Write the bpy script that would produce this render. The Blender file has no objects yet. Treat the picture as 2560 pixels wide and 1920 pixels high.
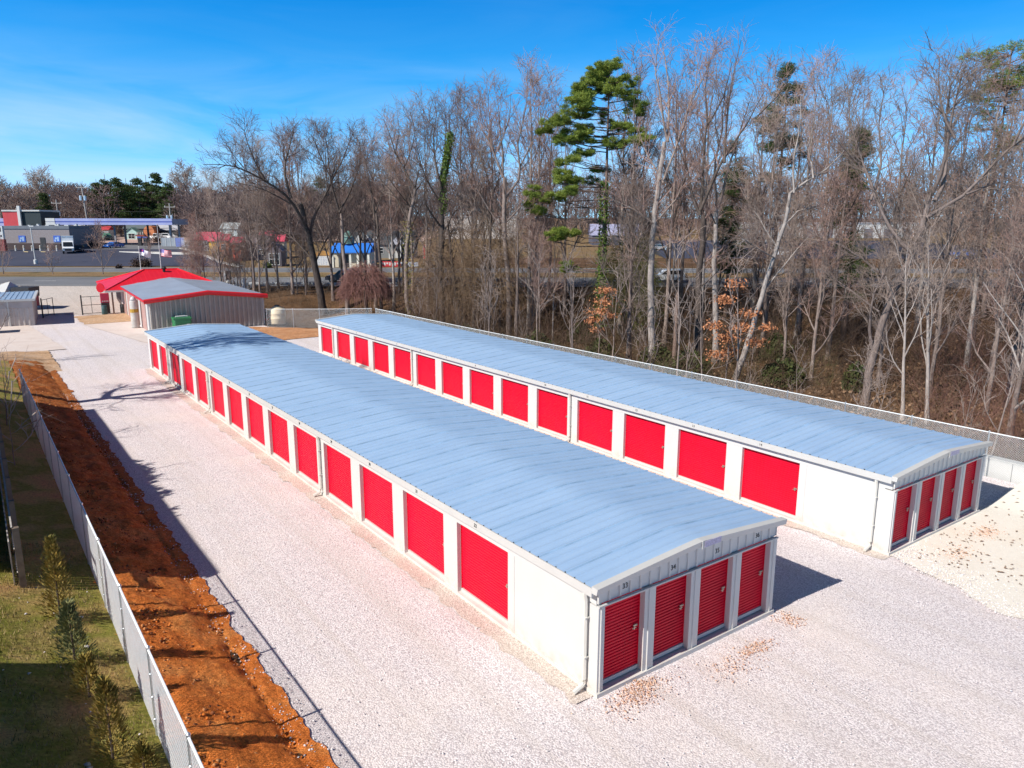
import bpy, math, random
import numpy as np
from mathutils import Vector, Matrix, noise as mnoise
scene = bpy.context.scene
R = math.radians
# ------------------------------------------------------------------ camera
CX, CY, CZ = -9.962, -10.629, 9.981
YAW, PITCH, ROLL = 0.62772, 0.21173, 0.0016
SY, CYW = math.sin(YAW), math.cos(YAW)
f_ = Vector((SY*math.cos(PITCH), CYW*math.cos(PITCH), -math.sin(PITCH)))
r_ = Vector((CYW, -SY, 0)); u_ = r_.cross(f_)
r2 = math.cos(ROLL)*r_ + math.sin(ROLL)*u_; u2 = -math.sin(ROLL)*r_ + math.cos(ROLL)*u_
cam_d = bpy.data.cameras.new("camera"); cam = bpy.data.objects.new("camera", cam_d)
scene.collection.objects.link(cam)
cam.matrix_world = Matrix(((r2.x, u2.x, -f_.x, CX), (r2.y, u2.y, -f_.y, CY), (r2.z, u2.z, -f_.z, CZ), (0, 0, 0, 1)))
cam_d.sensor_width = 36; cam_d.lens = 26.6; cam_d.clip_end = 5000; cam_d.clip_start = 0.2
scene.camera = cam
# ------------------------------------------------------------------ world
SUN_EL, SUN_AZ = 40.0, 87.8            # shadows run towards compass SUN_AZ (clockwise from +Y)
w = bpy.data.worlds.new("World"); scene.world = w; w.use_nodes = True
nt = w.node_tree; nt.nodes.clear()
N = nt.nodes.new; LK = nt.links.new
out = N("ShaderNodeOutputWorld"); bg = N("ShaderNodeBackground"); bg.inputs[1].default_value = 0.10
tc = N("ShaderNodeTexCoord"); sep = N("ShaderNodeSeparateXYZ"); LK(tc.outputs["Generated"], sep.inputs[0])
ma = N("ShaderNodeMath"); ma.operation = 'MULTIPLY_ADD'; ma.inputs[1].default_value = 1.9; ma.inputs[2].default_value = 0.10
LK(sep.outputs[2], ma.inputs[0])
com = N("ShaderNodeCombineXYZ"); LK(sep.outputs[0], com.inputs[0]); LK(sep.outputs[1], com.inputs[1]); LK(ma.outputs[0], com.inputs[2])
nrm = N("ShaderNodeVectorMath"); nrm.operation = 'NORMALIZE'; LK(com.outputs[0], nrm.inputs[0])
sky = N("ShaderNodeTexSky"); sky.sky_type = 'NISHITA'; sky.sun_disc = False
sky.sun_elevation = R(SUN_EL); sky.sun_rotation = R(SUN_AZ+180); sky.air_density = 1.0; sky.dust_density = 0.3; sky.ozone_density = 4.0
LK(nrm.outputs[0], sky.inputs[0])
hs = N("ShaderNodeHueSaturation"); hs.inputs["Saturation"].default_value = 1.0; hs.inputs["Value"].default_value = 1.0
hs.inputs["Hue"].default_value = 0.5
LK(sky.outputs[0], hs.inputs["Color"])
# this sky is a very saturated blue that pales towards the horizon
gr = N("ShaderNodeValToRGB"); e = gr.color_ramp.elements
e[0].position = 0.0; e[0].color = (0.68, 0.93, 1.0, 1); e[1].position = 0.26; e[1].color = (0.012, 0.67, 1.06, 1)
q_ = e.new(0.10); q_.color = (0.36, 0.90, 1.05, 1); q_ = e.new(0.18); q_.color = (0.11, 0.80, 1.06, 1); q_ = e.new(0.34); q_.color = (0.012, 0.30, 0.50, 1); q_ = e.new(0.46); q_.color = (0.015, 0.12, 0.21, 1); q_ = e.new(1.0); q_.color = (0.015, 0.07, 0.13, 1)
LK(sep.outputs[2], gr.inputs[0])
gm_ = N("ShaderNodeMix"); gm_.data_type = 'RGBA'; gm_.blend_type = 'MULTIPLY'; gm_.inputs[0].default_value = 1
LK(hs.outputs[0], gm_.inputs[6]); LK(gr.outputs[0], gm_.inputs[7])
gv = N("ShaderNodeVectorMath"); gv.operation = 'SCALE'; gv.inputs[3].default_value = 2.15; LK(gm_.outputs[2], gv.inputs[0])
# thin high cloud: noise stretched flat, only low in the sky
mp = N("ShaderNodeMapping"); mp.inputs["Scale"].default_value = (1.6, 1.6, 9.0); mp.inputs["Location"].default_value = (0.35, 0.2, 0.1)
LK(tc.outputs["Generated"], mp.inputs[0])
nz = N("ShaderNodeTexNoise"); nz.inputs["Scale"].default_value = 2.2; nz.inputs["Detail"].default_value = 5; nz.inputs["Roughness"].default_value = 0.55
nz.inputs["Distortion"].default_value = 0.6
LK(mp.outputs[0], nz.inputs["Vector"])
cr = N("ShaderNodeMapRange"); cr.inputs[1].default_value = 0.35; cr.inputs[2].default_value = 0.74; cr.inputs[3].default_value = 0; cr.inputs[4].default_value = 0.85
LK(nz.outputs[0], cr.inputs[0])
mr = N("ShaderNodeMapRange"); mr.inputs[1].default_value = 0.03; mr.inputs[2].default_value = 0.20; mr.inputs[3].default_value = 1.0; mr.inputs[4].default_value = 0.05
LK(sep.outputs[2], mr.inputs[0])
ml = N("ShaderNodeMath"); ml.operation = 'MULTIPLY'; LK(cr.outputs[0], ml.inputs[0]); LK(mr.outputs[0], ml.inputs[1])
mx = N("ShaderNodeMix"); mx.data_type = 'RGBA'; LK(ml.outputs[0], mx.inputs[0]); LK(gv.outputs[0], mx.inputs[6])
mx.inputs[7].default_value = (5.6, 7.0, 7.9, 1)
LK(mx.outputs[2], bg.inputs[0]); LK(bg.outputs[0], out.inputs[0])
# ------------------------------------------------------------------ sun
sl = bpy.data.lights.new("sun", 'SUN'); sl.energy = 4.8; sl.angle = R(0.5); sl.color = (1.0, 0.94, 0.86)
so = bpy.data.objects.new("sun", sl); scene.collection.objects.link(so)
sd = Vector((math.cos(R(SUN_EL))*math.sin(R(SUN_AZ)), math.cos(R(SUN_EL))*math.cos(R(SUN_AZ)), -math.sin(R(SUN_EL))))
so.rotation_euler = sd.to_track_quat('-Z', 'Y').to_euler(); so.location = (-40, 0, 40)
scene.view_settings.view_transform = 'Standard'; scene.view_settings.look = 'None'
scene.view_settings.exposure = 0.31; scene.view_settings.gamma = 1.0; scene.view_settings.use_curve_mapping = False
scene.cycles.max_bounces = 6; scene.cycles.transparent_max_bounces = 8
# ------------------------------------------------------------------ helpers
rng = random.Random(7)
COL = scene.collection
def W(s, D): return (CX+s*CYW+D*SY, CY-s*SY+D*CYW)
def SD(x, y):
    dx, dy = x-CX, y-CY
    return (dx*CYW-dy*SY, dx*SY+dy*CYW)
def sst(a, b, x):
    t = min(1, max(0, (x-a)/(b-a))); return t*t*(3-2*t)
def tab(T, x):
    if x <= T[0][0]: return T[0][1]
    for (a, za), (b, zb) in zip(T, T[1:]):
        if x <= b: return za+(zb-za)*(x-a)/(b-a)
    return T[-1][1]
TAB = [(88, 0), (103, 1.3), (114, 1.8), (119.5, 2.0), (129.5, 2.2), (137, 2.4), (165, 3.4), (180, 4.0), (400, 9.0), (900, 14.)]
def H(x, y):
    s, D = SD(x, y)
    z = tab(TAB, D)
    rv = max(sst(22.6, 30, x), sst(73, 80, D)*sst(12, 20, x))*(1-sst(84, 100, D))*sst(-30, -20, s)
    z -= 3.2*rv
    k = 1-sst(46, 62, y)
    if x < -5.4:
        b = 0.72*sst(-5.4, -7.9, x) if x > -8.06 else 0.72+0.36*min(6, -8.06-x)
        z += b*k
    if D < 80: z += -0.15*sst(7, 12, x)*(1-sst(60, 80, D))
    if x > 18: z += (0.30-0.004*max(-10, y))*sst(19.2, 21.9, x)*(1-sst(23, 30, x))*(1-sst(50, 62, y))
    return z
def HSD(s, D): return H(*W(s, D))

class MB:
    def __init__(s): s.v = []; s.f = []; s.m = []
    def add(s, vs, fs, mi=0):
        o = len(s.v); s.v += [tuple(p) for p in vs]
        for q in fs: s.f.append([i+o for i in q]); s.m.append(mi)
        return s
    def box(s, x0, x1, y0, y1, z0, z1, mi=0):
        x0, x1 = min(x0, x1), max(x0, x1); y0, y1 = min(y0, y1), max(y0, y1); z0, z1 = min(z0, z1), max(z0, z1)
        return s.add([(x0,y0,z0),(x1,y0,z0),(x1,y1,z0),(x0,y1,z0),(x0,y0,z1),(x1,y0,z1),(x1,y1,z1),(x0,y1,z1)],
              [(3,2,1,0),(4,5,6,7),(0,1,5,4),(1,2,6,5),(2,3,7,6),(3,0,4,7)], mi)
    def prism(s, prof, ax, a, b, mi=0, cap=True):
        """prof: 2D polygon in the two other axes (x,y,z order), extruded along axis ax from a to b"""
        def P(p, t):
            return ((t, p[0], p[1]) if ax == 0 else (p[0], t, p[1]) if ax == 1 else (p[0], p[1], t))
        n = len(prof); vs = [P(p, a) for p in prof]+[P(p, b) for p in prof]
        fs = [(i, (i+1) % n, n+(i+1) % n, n+i) for i in range(n)]
        if cap: fs += [tuple(range(n-1, -1, -1)), tuple(range(n, 2*n))]
        return s.add(vs, fs, mi)
    def strip(s, prof, ax, a, b, mi=0):
        """open sheet: profile polyline extruded along ax"""
        def P(p, t):
            return ((t, p[0], p[1]) if ax == 0 else (p[0], t, p[1]) if ax == 1 else (p[0], p[1], t))
        n = len(prof); vs = [P(p, a) for p in prof]+[P(p, b) for p in prof]
        return s.add(vs, [(i, i+1, n+i+1, n+i) for i in range(n-1)], mi)
    def tube(s, pts, rad, n=6, mi=0, cap=True):
        pts = [Vector(p) for p in pts]; k = len(pts)
        if not hasattr(rad, '__len__'): rad = [rad]*k
        vs = []
        for i, p in enumerate(pts):
            t = (pts[min(k-1, i+1)]-pts[max(0, i-1)]).normalized()
            ref = Vector((0, 0, 1)) if abs(t.z) < 0.9 else Vector((1, 0, 0))
            a = t.cross(ref).normalized(); b = t.cross(a)
            for j in range(n):
                q = 2*math.pi*j/n; vs.append(p+(a*math.cos(q)+b*math.sin(q))*rad[i])
        fs = [(i*n+j, i*n+(j+1) % n, (i+1)*n+(j+1) % n, (i+1)*n+j) for i in range(k-1) for j in range(n)]
        if cap: fs += [tuple(range(n)), tuple(range((k-1)*n, k*n))[::-1]]
        return s.add(vs, fs, mi)
    def lathe(s, prof, n=12, c=(0, 0, 0), mi=0):
        vs = []
        for r, z in prof:
            for j in range(n):
                q = 2*math.pi*j/n; vs.append((c[0]+r*math.cos(q), c[1]+r*math.sin(q), c[2]+z))
        k = len(prof)
        fs = [(i*n+j, i*n+(j+1) % n, (i+1)*n+(j+1) % n, (i+1)*n+j) for i in range(k-1) for j in range(n)]
        fs += [tuple(range(n))[::-1], tuple(range((k-1)*n, k*n))]
        return s.add(vs, fs, mi)
    def quad(s, a, b, c, d, mi=0): return s.add([a, b, c, d], [(0, 1, 2, 3)], mi)
    def build(s, name, mats, parent=None, smooth=False, loc=None, rotz=0):
        me = bpy.data.meshes.new(name); me.from_pydata(s.v, [], s.f)
        mats = mats if isinstance(mats, (list, tuple)) else [mats]
        for m in mats: me.materials.append(m)
        if any(s.m): me.polygons.foreach_set("material_index", s.m)
        if smooth: me.polygons.foreach_set("use_smooth", [True]*len(me.polygons))
        me.update(); o = bpy.data.objects.new(name, me); COL.objects.link(o)
        if parent: o.parent = parent
        if loc: o.location = loc
        o.rotation_euler.z = rotz
        return o
def mesh_np(name, V, Q, mats, mi=None, parent=None, smooth=False, tri=False):
    k = 3 if tri else 4
    me = bpy.data.meshes.new(name); me.vertices.add(len(V)); me.vertices.foreach_set("co", np.asarray(V, np.float32).ravel())
    Q = np.asarray(Q, np.int32); me.loops.add(Q.size); me.loops.foreach_set("vertex_index", Q.ravel())
    me.polygons.add(len(Q)); me.polygons.foreach_set("loop_start", np.arange(0, Q.size, k, dtype=np.int32))
    if mi is not None: me.polygons.foreach_set("material_index", np.asarray(mi, np.int32))
    if smooth: me.polygons.foreach_set("use_smooth", np.ones(len(Q), dtype=bool))
    for m in (mats if isinstance(mats, (list, tuple)) else [mats]): me.materials.append(m)
    me.update(calc_edges=True); me.validate()
    o = bpy.data.objects.new(name, me); COL.objects.link(o)
    if parent: o.parent = parent
    return o
def tag(o, label=None, cat=None, group=None, kind=None):
    if label: o["label"] = label
    if cat: o["category"] = cat
    if group: o["group"] = group
    if kind: o["kind"] = kind
    return o
def thing(name, label, cat, loc=(0, 0, 0), rotz=0, group=None):
    o = bpy.data.objects.new(name, None); COL.objects.link(o); o.empty_display_size = .3
    o.location = loc; o.rotation_euler.z = rotz
    return tag(o, label, cat, group)
def dup(root, loc, rotz, label=None, group=None, scale=None):
    r = root.copy(); COL.objects.link(r); r.location = loc; r.rotation_euler.z = rotz
    if scale: r.scale = scale
    if label: r["label"] = label
    if group: r["group"] = group
    for ch in list(root.children):
        c = ch.copy(); COL.objects.link(c); c.parent = r
        for g in list(ch.children):
            d = g.copy(); COL.objects.link(d); d.parent = c
    return r
def text_mesh(name, txt, size, mat, parent, loc, rot, ext=0.004):
    cu = bpy.data.curves.new(name, 'FONT'); cu.body = txt; cu.size = size; cu.extrude = ext; cu.align_x = 'CENTER'; cu.align_y = 'CENTER'
    t = bpy.data.objects.new(name, cu); COL.objects.link(t)
    me = bpy.data.meshes.new_from_object(t); COL.objects.unlink(t); bpy.data.objects.remove(t)
    me.materials.clear(); me.materials.append(mat)
    o = bpy.data.objects.new(name, me); COL.objects.link(o); o.parent = parent; o.location = loc; o.rotation_euler = rot
    return o
# ------------------------------------------------------------------ materials
def newmat(name):
    m = bpy.data.materials.new(name); m.use_nodes = True; n = m.node_tree; n.nodes.clear()
    o = n.nodes.new("ShaderNodeOutputMaterial"); b = n.nodes.new("ShaderNodeBsdfPrincipled"); n.links.new(b.outputs[0], o.inputs[0])
    return m, n, b
def ramp(n, stops, fac):
    r = n.nodes.new("ShaderNodeValToRGB"); e = r.color_ramp.elements
    while len(e) > 1: e.remove(e[0])
    e[0].position = stops[0][0]; e[0].color = (*stops[0][1], 1)
    for p, c in stops[1:]:
        q = e.new(p); q.color = (*c, 1)
    n.links.new(fac, r.inputs[0]); return r.outputs[0]
def tnoise(n, vec, scale, detail=4, rough=.55, dist=0):
    t = n.nodes.new("ShaderNodeTexNoise"); t.inputs["Scale"].default_value = scale; t.inputs["Detail"].default_value = detail
    t.inputs["Roughness"].default_value = rough; t.inputs["Distortion"].default_value = dist
    if vec: n.links.new(vec, t.inputs["Vector"])
    return t.outputs[0]
def mixc(n, fac, a, b, mode='MIX'):
    m = n.nodes.new("ShaderNodeMix"); m.data_type = 'RGBA'; m.blend_type = mode
    for i, x in ((0, fac), (6, a), (7, b)):
        if hasattr(x, 'links') or hasattr(x, 'is_linked'): n.links.new(x, m.inputs[i])
        elif i == 0: m.inputs[0].default_value = x
        else: m.inputs[i].default_value = (*x, 1)
    return m.outputs[2]
def mrange(n, v, a, b, c=0, d=1):
    m = n.nodes.new("ShaderNodeMapRange"); n.links.new(v, m.inputs[0])
    for i, x in enumerate((a, b, c, d)): m.inputs[i+1].default_value = x
    return m.outputs[0]
def bump(n, b, h, strength, dist):
    q = n.nodes.new("ShaderNodeBump"); q.inputs["Strength"].default_value = strength; q.inputs["Distance"].default_value = dist
    n.links.new(h, q.inputs["Height"]); n.links.new(q.outputs[0], b.inputs["Normal"])
def coords(n, world=False):
    if world: return n.nodes.new("ShaderNodeNewGeometry").outputs["Position"]
    return n.nodes.new("ShaderNodeTexCoord").outputs["Object"]
def objrand(n): return n.nodes.new("ShaderNodeObjectInfo").outputs["Random"]
def pm(name, col, rough=.6, metal=0, var=.12, scale=3., bmp=0, bscale=20., spec=.5, orand=0, col2=None, emis=None):
    """plain surface with noise in its colour: weathering, dust, grain"""
    m, n, b = newmat(name); c = coords(n)
    t = tnoise(n, c, scale, 5)
    lo = tuple(x*(1-var) for x in col); hi = tuple(min(1, x*(1+var)) for x in (col2 or col))
    k = ramp(n, [(.3, lo), (.7, hi)], t)
    if orand:
        o = objrand(n); k = mixc(n, 1.0, k, ramp(n, [(0, (1-orand,)*3), (1, (1+orand*.6,)*3)], o), 'MULTIPLY')
    n.links.new(k, b.inputs["Base Color"]); b.inputs["Roughness"].default_value = rough; b.inputs["Metallic"].default_value = metal
    b.inputs["Specular IOR Level"].default_value = spec
    if bmp: bump(n, b, tnoise(n, c, bscale, 3), bmp, .02)
    return m
def bark(name, a, b_, rnd=.3):
    m, n, b = newmat(name); c = coords(n)
    mp = n.nodes.new("ShaderNodeMapping"); mp.inputs["Scale"].default_value = (1, 1, .25); n.links.new(c, mp.inputs[0])
    t = tnoise(n, mp.outputs[0], 7, 6, .65); k = ramp(n, [(.3, a), (.68, b_)], t)
    k = mixc(n, 1.0, k, ramp(n, [(0, (1-rnd, 1-rnd, 1-rnd*.9)), (1, (1+rnd*.5, 1+rnd*.45, 1+rnd*.4))], objrand(n)), 'MULTIPLY')
    n.links.new(k, b.inputs["Base Color"]); b.inputs["Roughness"].default_value = .9; b.inputs["Specular IOR Level"].default_value = .2
    bump(n, b, tnoise(n, mp.outputs[0], 18, 4), .6, .03)
    return m
M = {}
M['white'] = pm('white_painted_steel', (.61, .605, .585), .45, 0, .03, 1.5)
M['trim'] = pm('white_trim_steel', (.56, .555, .535), .42, 0, .03, 2)
M['spout'] = pm('downspout_paint', (.66, .645, .59), .4, 0, .05, 2)
M['red'] = pm('red_door_steel', (.70, .004, .030), .45, 0, .10, 1.6, spec=.25, orand=.10)
M['galv'] = pm('galvanised_steel', (.62, .66, .70), .35, .75, .12, 6)
M['fencewire'] = pm('zinc_wire', (.86, .91, .93), .45, 0, .06, 5)
M['latch'] = pm('latch_steel', (.52, .48, .40), .35, .7, .1, 8)
M['concrete'] = pm('concrete', (.62, .60, .56), .9, 0, .12, 1.2, .2, 30)
M['black'] = pm('black_paint', (.018, .018, .02), .5, 0, .2, 3)
M['dark'] = pm('dark_shade_metal', (.035, .035, .038), .6, 0, .3, 3)
M['glass'] = pm('dark_glass', (.02, .025, .03), .08, 0, .1, 1, spec=.8)
M['rubber'] = pm('rubber', (.02, .02, .02), .8, 0, .2, 5)
M['ink'] = pm('black_numeral', (.03, .03, .03), .6, 0, 0, 3)
M['wood'] = pm('weathered_wood', (.20, .15, .11), .85, 0, .35, 4, .3, 30)
M['greywood'] = pm('grey_weathered_wood', (.40, .37, .34), .85, 0, .3, 4, .3, 30)
M['seam'] = pm('lap_seam_shade', (.27, .42, .60), .6, 0, .2, 2)  # lap seams on the near rib faces, gap shadow put into the colour
M['plaque'] = pm('lavender_plate', (.45, .42, .58), .4, 0, .25, 30)
m, n, b = newmat('sided_wall'); c = coords(n); sx_ = n.nodes.new("ShaderNodeSeparateXYZ"); n.links.new(c, sx_.inputs[0])
k = ramp(n, [(.3, (.59, .585, .57)), (.7, (.62, .615, .595))], tnoise(n, c, 1.3, 5))
gr_ = n.nodes.new("ShaderNodeMath"); gr_.operation = 'MULTIPLY'; n.links.new(mrange(n, sx_.outputs[2], .12, .55, .75, 0), gr_.inputs[0]); n.links.new(mrange(n, tnoise(n, c, 3.2, 6, .7), .42, .68), gr_.inputs[1])
k = mixc(n, gr_.outputs[0], k, (.52, .42, .35)); n.links.new(k, b.inputs["Base Color"]); b.inputs["Roughness"].default_value = .5
M['wall'] = m
# storage roof: galvalume, blue sky reflection put into its colour, faint blotches, painted screw glints
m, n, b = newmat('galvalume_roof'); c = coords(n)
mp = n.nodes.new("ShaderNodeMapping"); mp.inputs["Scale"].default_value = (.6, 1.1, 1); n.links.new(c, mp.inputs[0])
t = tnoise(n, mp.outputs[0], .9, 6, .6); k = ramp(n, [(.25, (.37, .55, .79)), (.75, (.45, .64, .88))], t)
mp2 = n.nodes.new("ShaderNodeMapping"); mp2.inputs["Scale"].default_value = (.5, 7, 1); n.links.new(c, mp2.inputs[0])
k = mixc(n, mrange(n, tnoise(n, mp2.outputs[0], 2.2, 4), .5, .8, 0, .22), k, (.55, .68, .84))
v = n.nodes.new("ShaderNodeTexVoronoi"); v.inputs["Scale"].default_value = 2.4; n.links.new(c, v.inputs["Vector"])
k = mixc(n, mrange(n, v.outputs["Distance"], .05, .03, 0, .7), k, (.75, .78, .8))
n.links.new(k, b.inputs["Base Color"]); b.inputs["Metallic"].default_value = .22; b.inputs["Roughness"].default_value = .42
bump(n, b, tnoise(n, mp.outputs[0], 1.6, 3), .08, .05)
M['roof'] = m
# gravel: pebbles by voronoi cells, darker between, tan stains
def gravel(name, light, dark, tan, tanamt, sc=29.):
    m, n, b = newmat(name); c = coords(n, True)
    v = n.nodes.new("ShaderNodeTexVoronoi"); v.inputs["Scale"].default_value = sc; v.inputs["Randomness"].default_value = 1; n.links.new(c, v.inputs["Vector"])
    sp = n.nodes.new("ShaderNodeSeparateColor"); n.links.new(v.outputs["Color"], sp.inputs[0])
    k = ramp(n, [(0, dark), (.22, tuple(.5*a+.5*d for a, d in zip(light, dark))), (.55, light), (1, tuple(min(.95, x*1.12) for x in light))], sp.outputs[0])
    k = mixc(n, mrange(n, v.outputs["Distance"], .45, .72, 0, .55), k, tuple(x*.55 for x in dark))
    t = tnoise(n, c, .22, 6, .62); k = mixc(n, mrange(n, t, .50, .70, 0, tanamt), k, tan)
    t2 = tnoise(n, c, .9, 5, .6); k = mixc(n, mrange(n, t2, .35, .7, .20, 0), k, tuple(x*.72 for x in light), 'MIX')
    ln = n.nodes.new("ShaderNodeMapping"); ln.inputs["Scale"].default_value = (1.25, .030, 1); n.links.new(c, ln.inputs[0])   # compacted wheel lanes
    k = mixc(n, mrange(n, tnoise(n, ln.outputs[0], 1.0, 4, .6, .4), .50, .66, 0, .42), k, tuple(x*.72 for x in tan))
    n.links.new(k, b.inputs["Base Color"]); b.inputs["Roughness"].default_value = .9; b.inputs["Specular IOR Level"].default_value = .25
    mh = n.nodes.new("ShaderNodeMath"); mh.operation = 'MULTIPLY_ADD'; n.links.new(v.outputs["Distance"], mh.inputs[0]); mh.inputs[1].default_value = -1; 
    n.links.new(sp.outputs[1], mh.inputs[2])
    bump(n, b, mh.outputs[0], .5, .024)
    return m
M['gravel'] = gravel('crushed_stone_gravel', (.86, .79, .79), (.58, .505, .52), (.82, .715, .65), .5)
M['lot'] = gravel('pale_gravel_lot', (.66, .585, .53), (.45, .39, .35), (.62, .53, .46), .7, 14)
M['edge'] = gravel('dusty_gravel_edge', (.76, .67, .60), (.50, .41, .36), (.72, .58, .48), .7, 34.)
def ground(name, stops, sc=.6, fine=9., finestops=None, b_=.4, bd=.05, fa=.5):
    m, n, b = newmat(name); c = coords(n, True)
    k = ramp(n, stops, tnoise(n, c, sc, 7, .62, .3))
    k2 = ramp(n, finestops or [(.35, (.55,)*3), (.65, (1.25,)*3)], tnoise(n, c, fine, 5, .7))
    k = mixc(n, fa*1.6 if fa*1.6 < 1 else 1.0, k, k2, 'MULTIPLY')
    n.links.new(k, b.inputs["Base Color"]); b.inputs["Roughness"].default_value = .95; b.inputs["Specular IOR Level"].default_value = .15
    bump(n, b, tnoise(n, c, fine*1.3, 6, .7), b_, bd)
    return m
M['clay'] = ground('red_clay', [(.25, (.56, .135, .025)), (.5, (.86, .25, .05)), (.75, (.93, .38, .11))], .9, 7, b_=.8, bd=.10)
M['lawn'] = ground('thin_winter_lawn', [(.30, (.56, .31, .14)), (.45, (.46, .33, .11)), (.55, (.25, .25, .045)), (.75, (.58, .38, .17))], .55, 14, b_=.7, bd=.06)
M['litter'] = ground('leaf_litter', [(.25, (.075, .045, .025)), (.5, (.15, .085, .045)), (.75, (.25, .14, .075))], .35, 6, b_=.9, bd=.12)
M['dirt'] = ground('tan_dirt', [(.25, (.42, .25, .13)), (.5, (.55, .36, .22)), (.75, (.62, .46, .33))], .5, 6, b_=.5)
M['pale'] = ground('cream_fines', [(.25, (.74, .685, .60)), (.5, (.79, .745, .66)), (.75, (.74, .66, .55))], .35, 8, [(.3, (.93,)*3), (.7, (1.03,)*3)], .3)
M['pad'] = ground('old_concrete_pad', [(.25, (.60, .50, .45)), (.5, (.70, .61, .56)), (.75, (.62, .51, .45))], .4, 8, [(.3, (.88,)*3), (.7, (1.06,)*3)], .2)
M['asphalt'] = ground('worn_asphalt', [(.3, (.145, .15, .165)), (.7, (.20, .205, .22))], .15, 5, [(.3, (.85,)*3), (.7, (1.1,)*3)], .2)
M['newasphalt'] = ground('dark_asphalt', [(.3, (.05, .055, .085)), (.7, (.075, .08, .115))], .1, 5, [(.3, (.85,)*3), (.7, (1.1,)*3)], .2)
M['verge'] = ground('dry_verge_grass', [(.3, (.19, .125, .065)), (.5, (.25, .165, .085)), (.7, (.14, .115, .045))], .25, 4, b_=.5)
M['field'] = ground('far_field', [(.3, (.22, .13, .07)), (.5, (.30, .19, .11)), (.7, (.19, .14, .07))], .08, 2, b_=.3)
M['pinkgravel'] = ground('pinkish_yard', [(.3, (.50, .35, .30)), (.7, (.60, .45, .39))], .1, 3, [(.3, (.8,)*3), (.7, (1.1,)*3)], .3)
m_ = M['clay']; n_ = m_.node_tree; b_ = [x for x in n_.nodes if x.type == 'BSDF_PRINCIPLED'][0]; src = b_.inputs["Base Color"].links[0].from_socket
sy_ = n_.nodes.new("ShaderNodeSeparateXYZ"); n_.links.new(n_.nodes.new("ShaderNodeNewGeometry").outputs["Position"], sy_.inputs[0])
k_ = mixc(n_, mrange(n_, sy_.outputs[1], 3, 26, 0, .85), src, mixc(n_, 1.0, src, (.40, .45, .62), 'MULTIPLY')); n_.links.new(k_, b_.inputs["Base Color"])   # browner soil further along, darkened too to deepen the house shadow there
M['dullclay'] = ground('dull_clay', [(.25, (.36, .17, .08)), (.5, (.52, .26, .13)), (.75, (.60, .36, .21))], .7, 6, b_=.7, bd=.06)
# bark, twigs, leaves
M['bark'] = bark('grey_bark', (.16, .12, .10), (.36, .29, .255))
M['barkdark'] = bark('dark_bark', (.055, .042, .035), (.16, .125, .105))
M['barkpale'] = bark('pale_bark', (.25, .215, .195), (.46, .41, .375), .15)
M['barkpine'] = bark('pine_bark', (.10, .065, .05), (.27, .19, .155), .15)
M['twig'] = pm('twig_bark', (.34, .265, .225), .85, 0, .25, 2, spec=.2, orand=.30)
M['twigred'] = pm('budding_twig', (.37, .245, .205), .85, 0, .25, 2, spec=.2, orand=.25)
M['twigdark'] = pm('dark_twig', (.15, .11, .10), .85, 0, .25, 2, spec=.2, orand=.25)
M['vine'] = pm('dead_vine', (.18, .115, .08), .9, 0, .35, 1.5, spec=.1)
M['brush'] = pm('dry_brush', (.20, .14, .095), .9, 0, .4, .4, spec=.1)
M['brusholive'] = pm('olive_brush', (.12, .11, .05), .9, 0, .4, .4, spec=.1)
def leafmat(name, a, b_, sc=1.2):
    m, n, b = newmat(name); c = coords(n)
    k = ramp(n, [(.3, a), (.7, b_)], tnoise(n, c, sc, 4, .7))
    n.links.new(k, b.inputs["Base Color"]); b.inputs["Roughness"].default_value = .65; b.inputs["Specular IOR Level"].default_value = .25
    return m
M['needle'] = leafmat('pine_needle', (.08, .13, .022), (.27, .32, .05), .7)
M['needledark'] = leafmat('dark_needle', (.03, .055, .018), (.09, .13, .035), .5)
M['cedar'] = leafmat('cedar_spray', (.07, .10, .025), (.50, .33, .08), 3.2)
M['ivy'] = leafmat('ivy_leaf', (.05, .10, .015), (.16, .22, .04), 2)
M['orangeleaf'] = leafmat('dead_beech_leaf', (.36, .13, .05), (.62, .29, .15), 2)
M['grass'] = leafmat('grass_blade', (.14, .14, .03), (.34, .26, .09), 1)
M['deadleaf'] = leafmat('fallen_leaf', (.16, .10, .06), (.36, .22, .13), 3)
# ------------------------------------------------------------------ ground
def grid_obj(name, P, mat, mi=None):
    """P[j][i] points"""
    nj, ni = len(P), len(P[0]); V = [p for row in P for p in row]
    q = np.arange((nj-1)*(ni-1)); j, i = q//(ni-1), q % (ni-1); a = j*ni+i
    o = mesh_np(name, V, np.stack([a, a+1, a+ni+1, a+ni], 1), mat, smooth=True)
    return tag(o, kind='structure')
def sheet(name, y0, y1, dy, Lf, Rf, nx, off, mat, disp=None):
    n = max(2, int((y1-y0)/dy)+1); P = []
    for j in range(n):
        y = y0+(y1-y0)*j/(n-1); L, Rr = Lf(y), Rf(y)
        row = []
        for i in range(nx+1):
            x = L+(Rr-L)*i/nx
            row.append((x, y, H(x, y)+off+(disp(x, y) if disp else 0)))
        P.append(row)
    return grid_obj(name, P, mat)
def sheetSD(name, D0, D1, dD, Lf, Rf, ds, off, mat):
    n = max(2, int((D1-D0)/dD)+1); P = []; nx = max(2, int(max(Rf(D0)-Lf(D0), Rf(D1)-Lf(D1))/ds))
    for j in range(n):
        D = D0+(D1-D0)*j/(n-1); L, Rr = Lf(D), Rf(D); row = []
        for i in range(nx+1):
            s = L+(Rr-L)*i/nx; x, y = W(s, D); row.append((x, y, H(x, y)+off))
        P.append(row)
    return grid_obj(name, P, mat)
def nz2(x, y, sc, seed=0): return mnoise.noise((x*sc, y*sc, seed*7.3))
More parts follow.
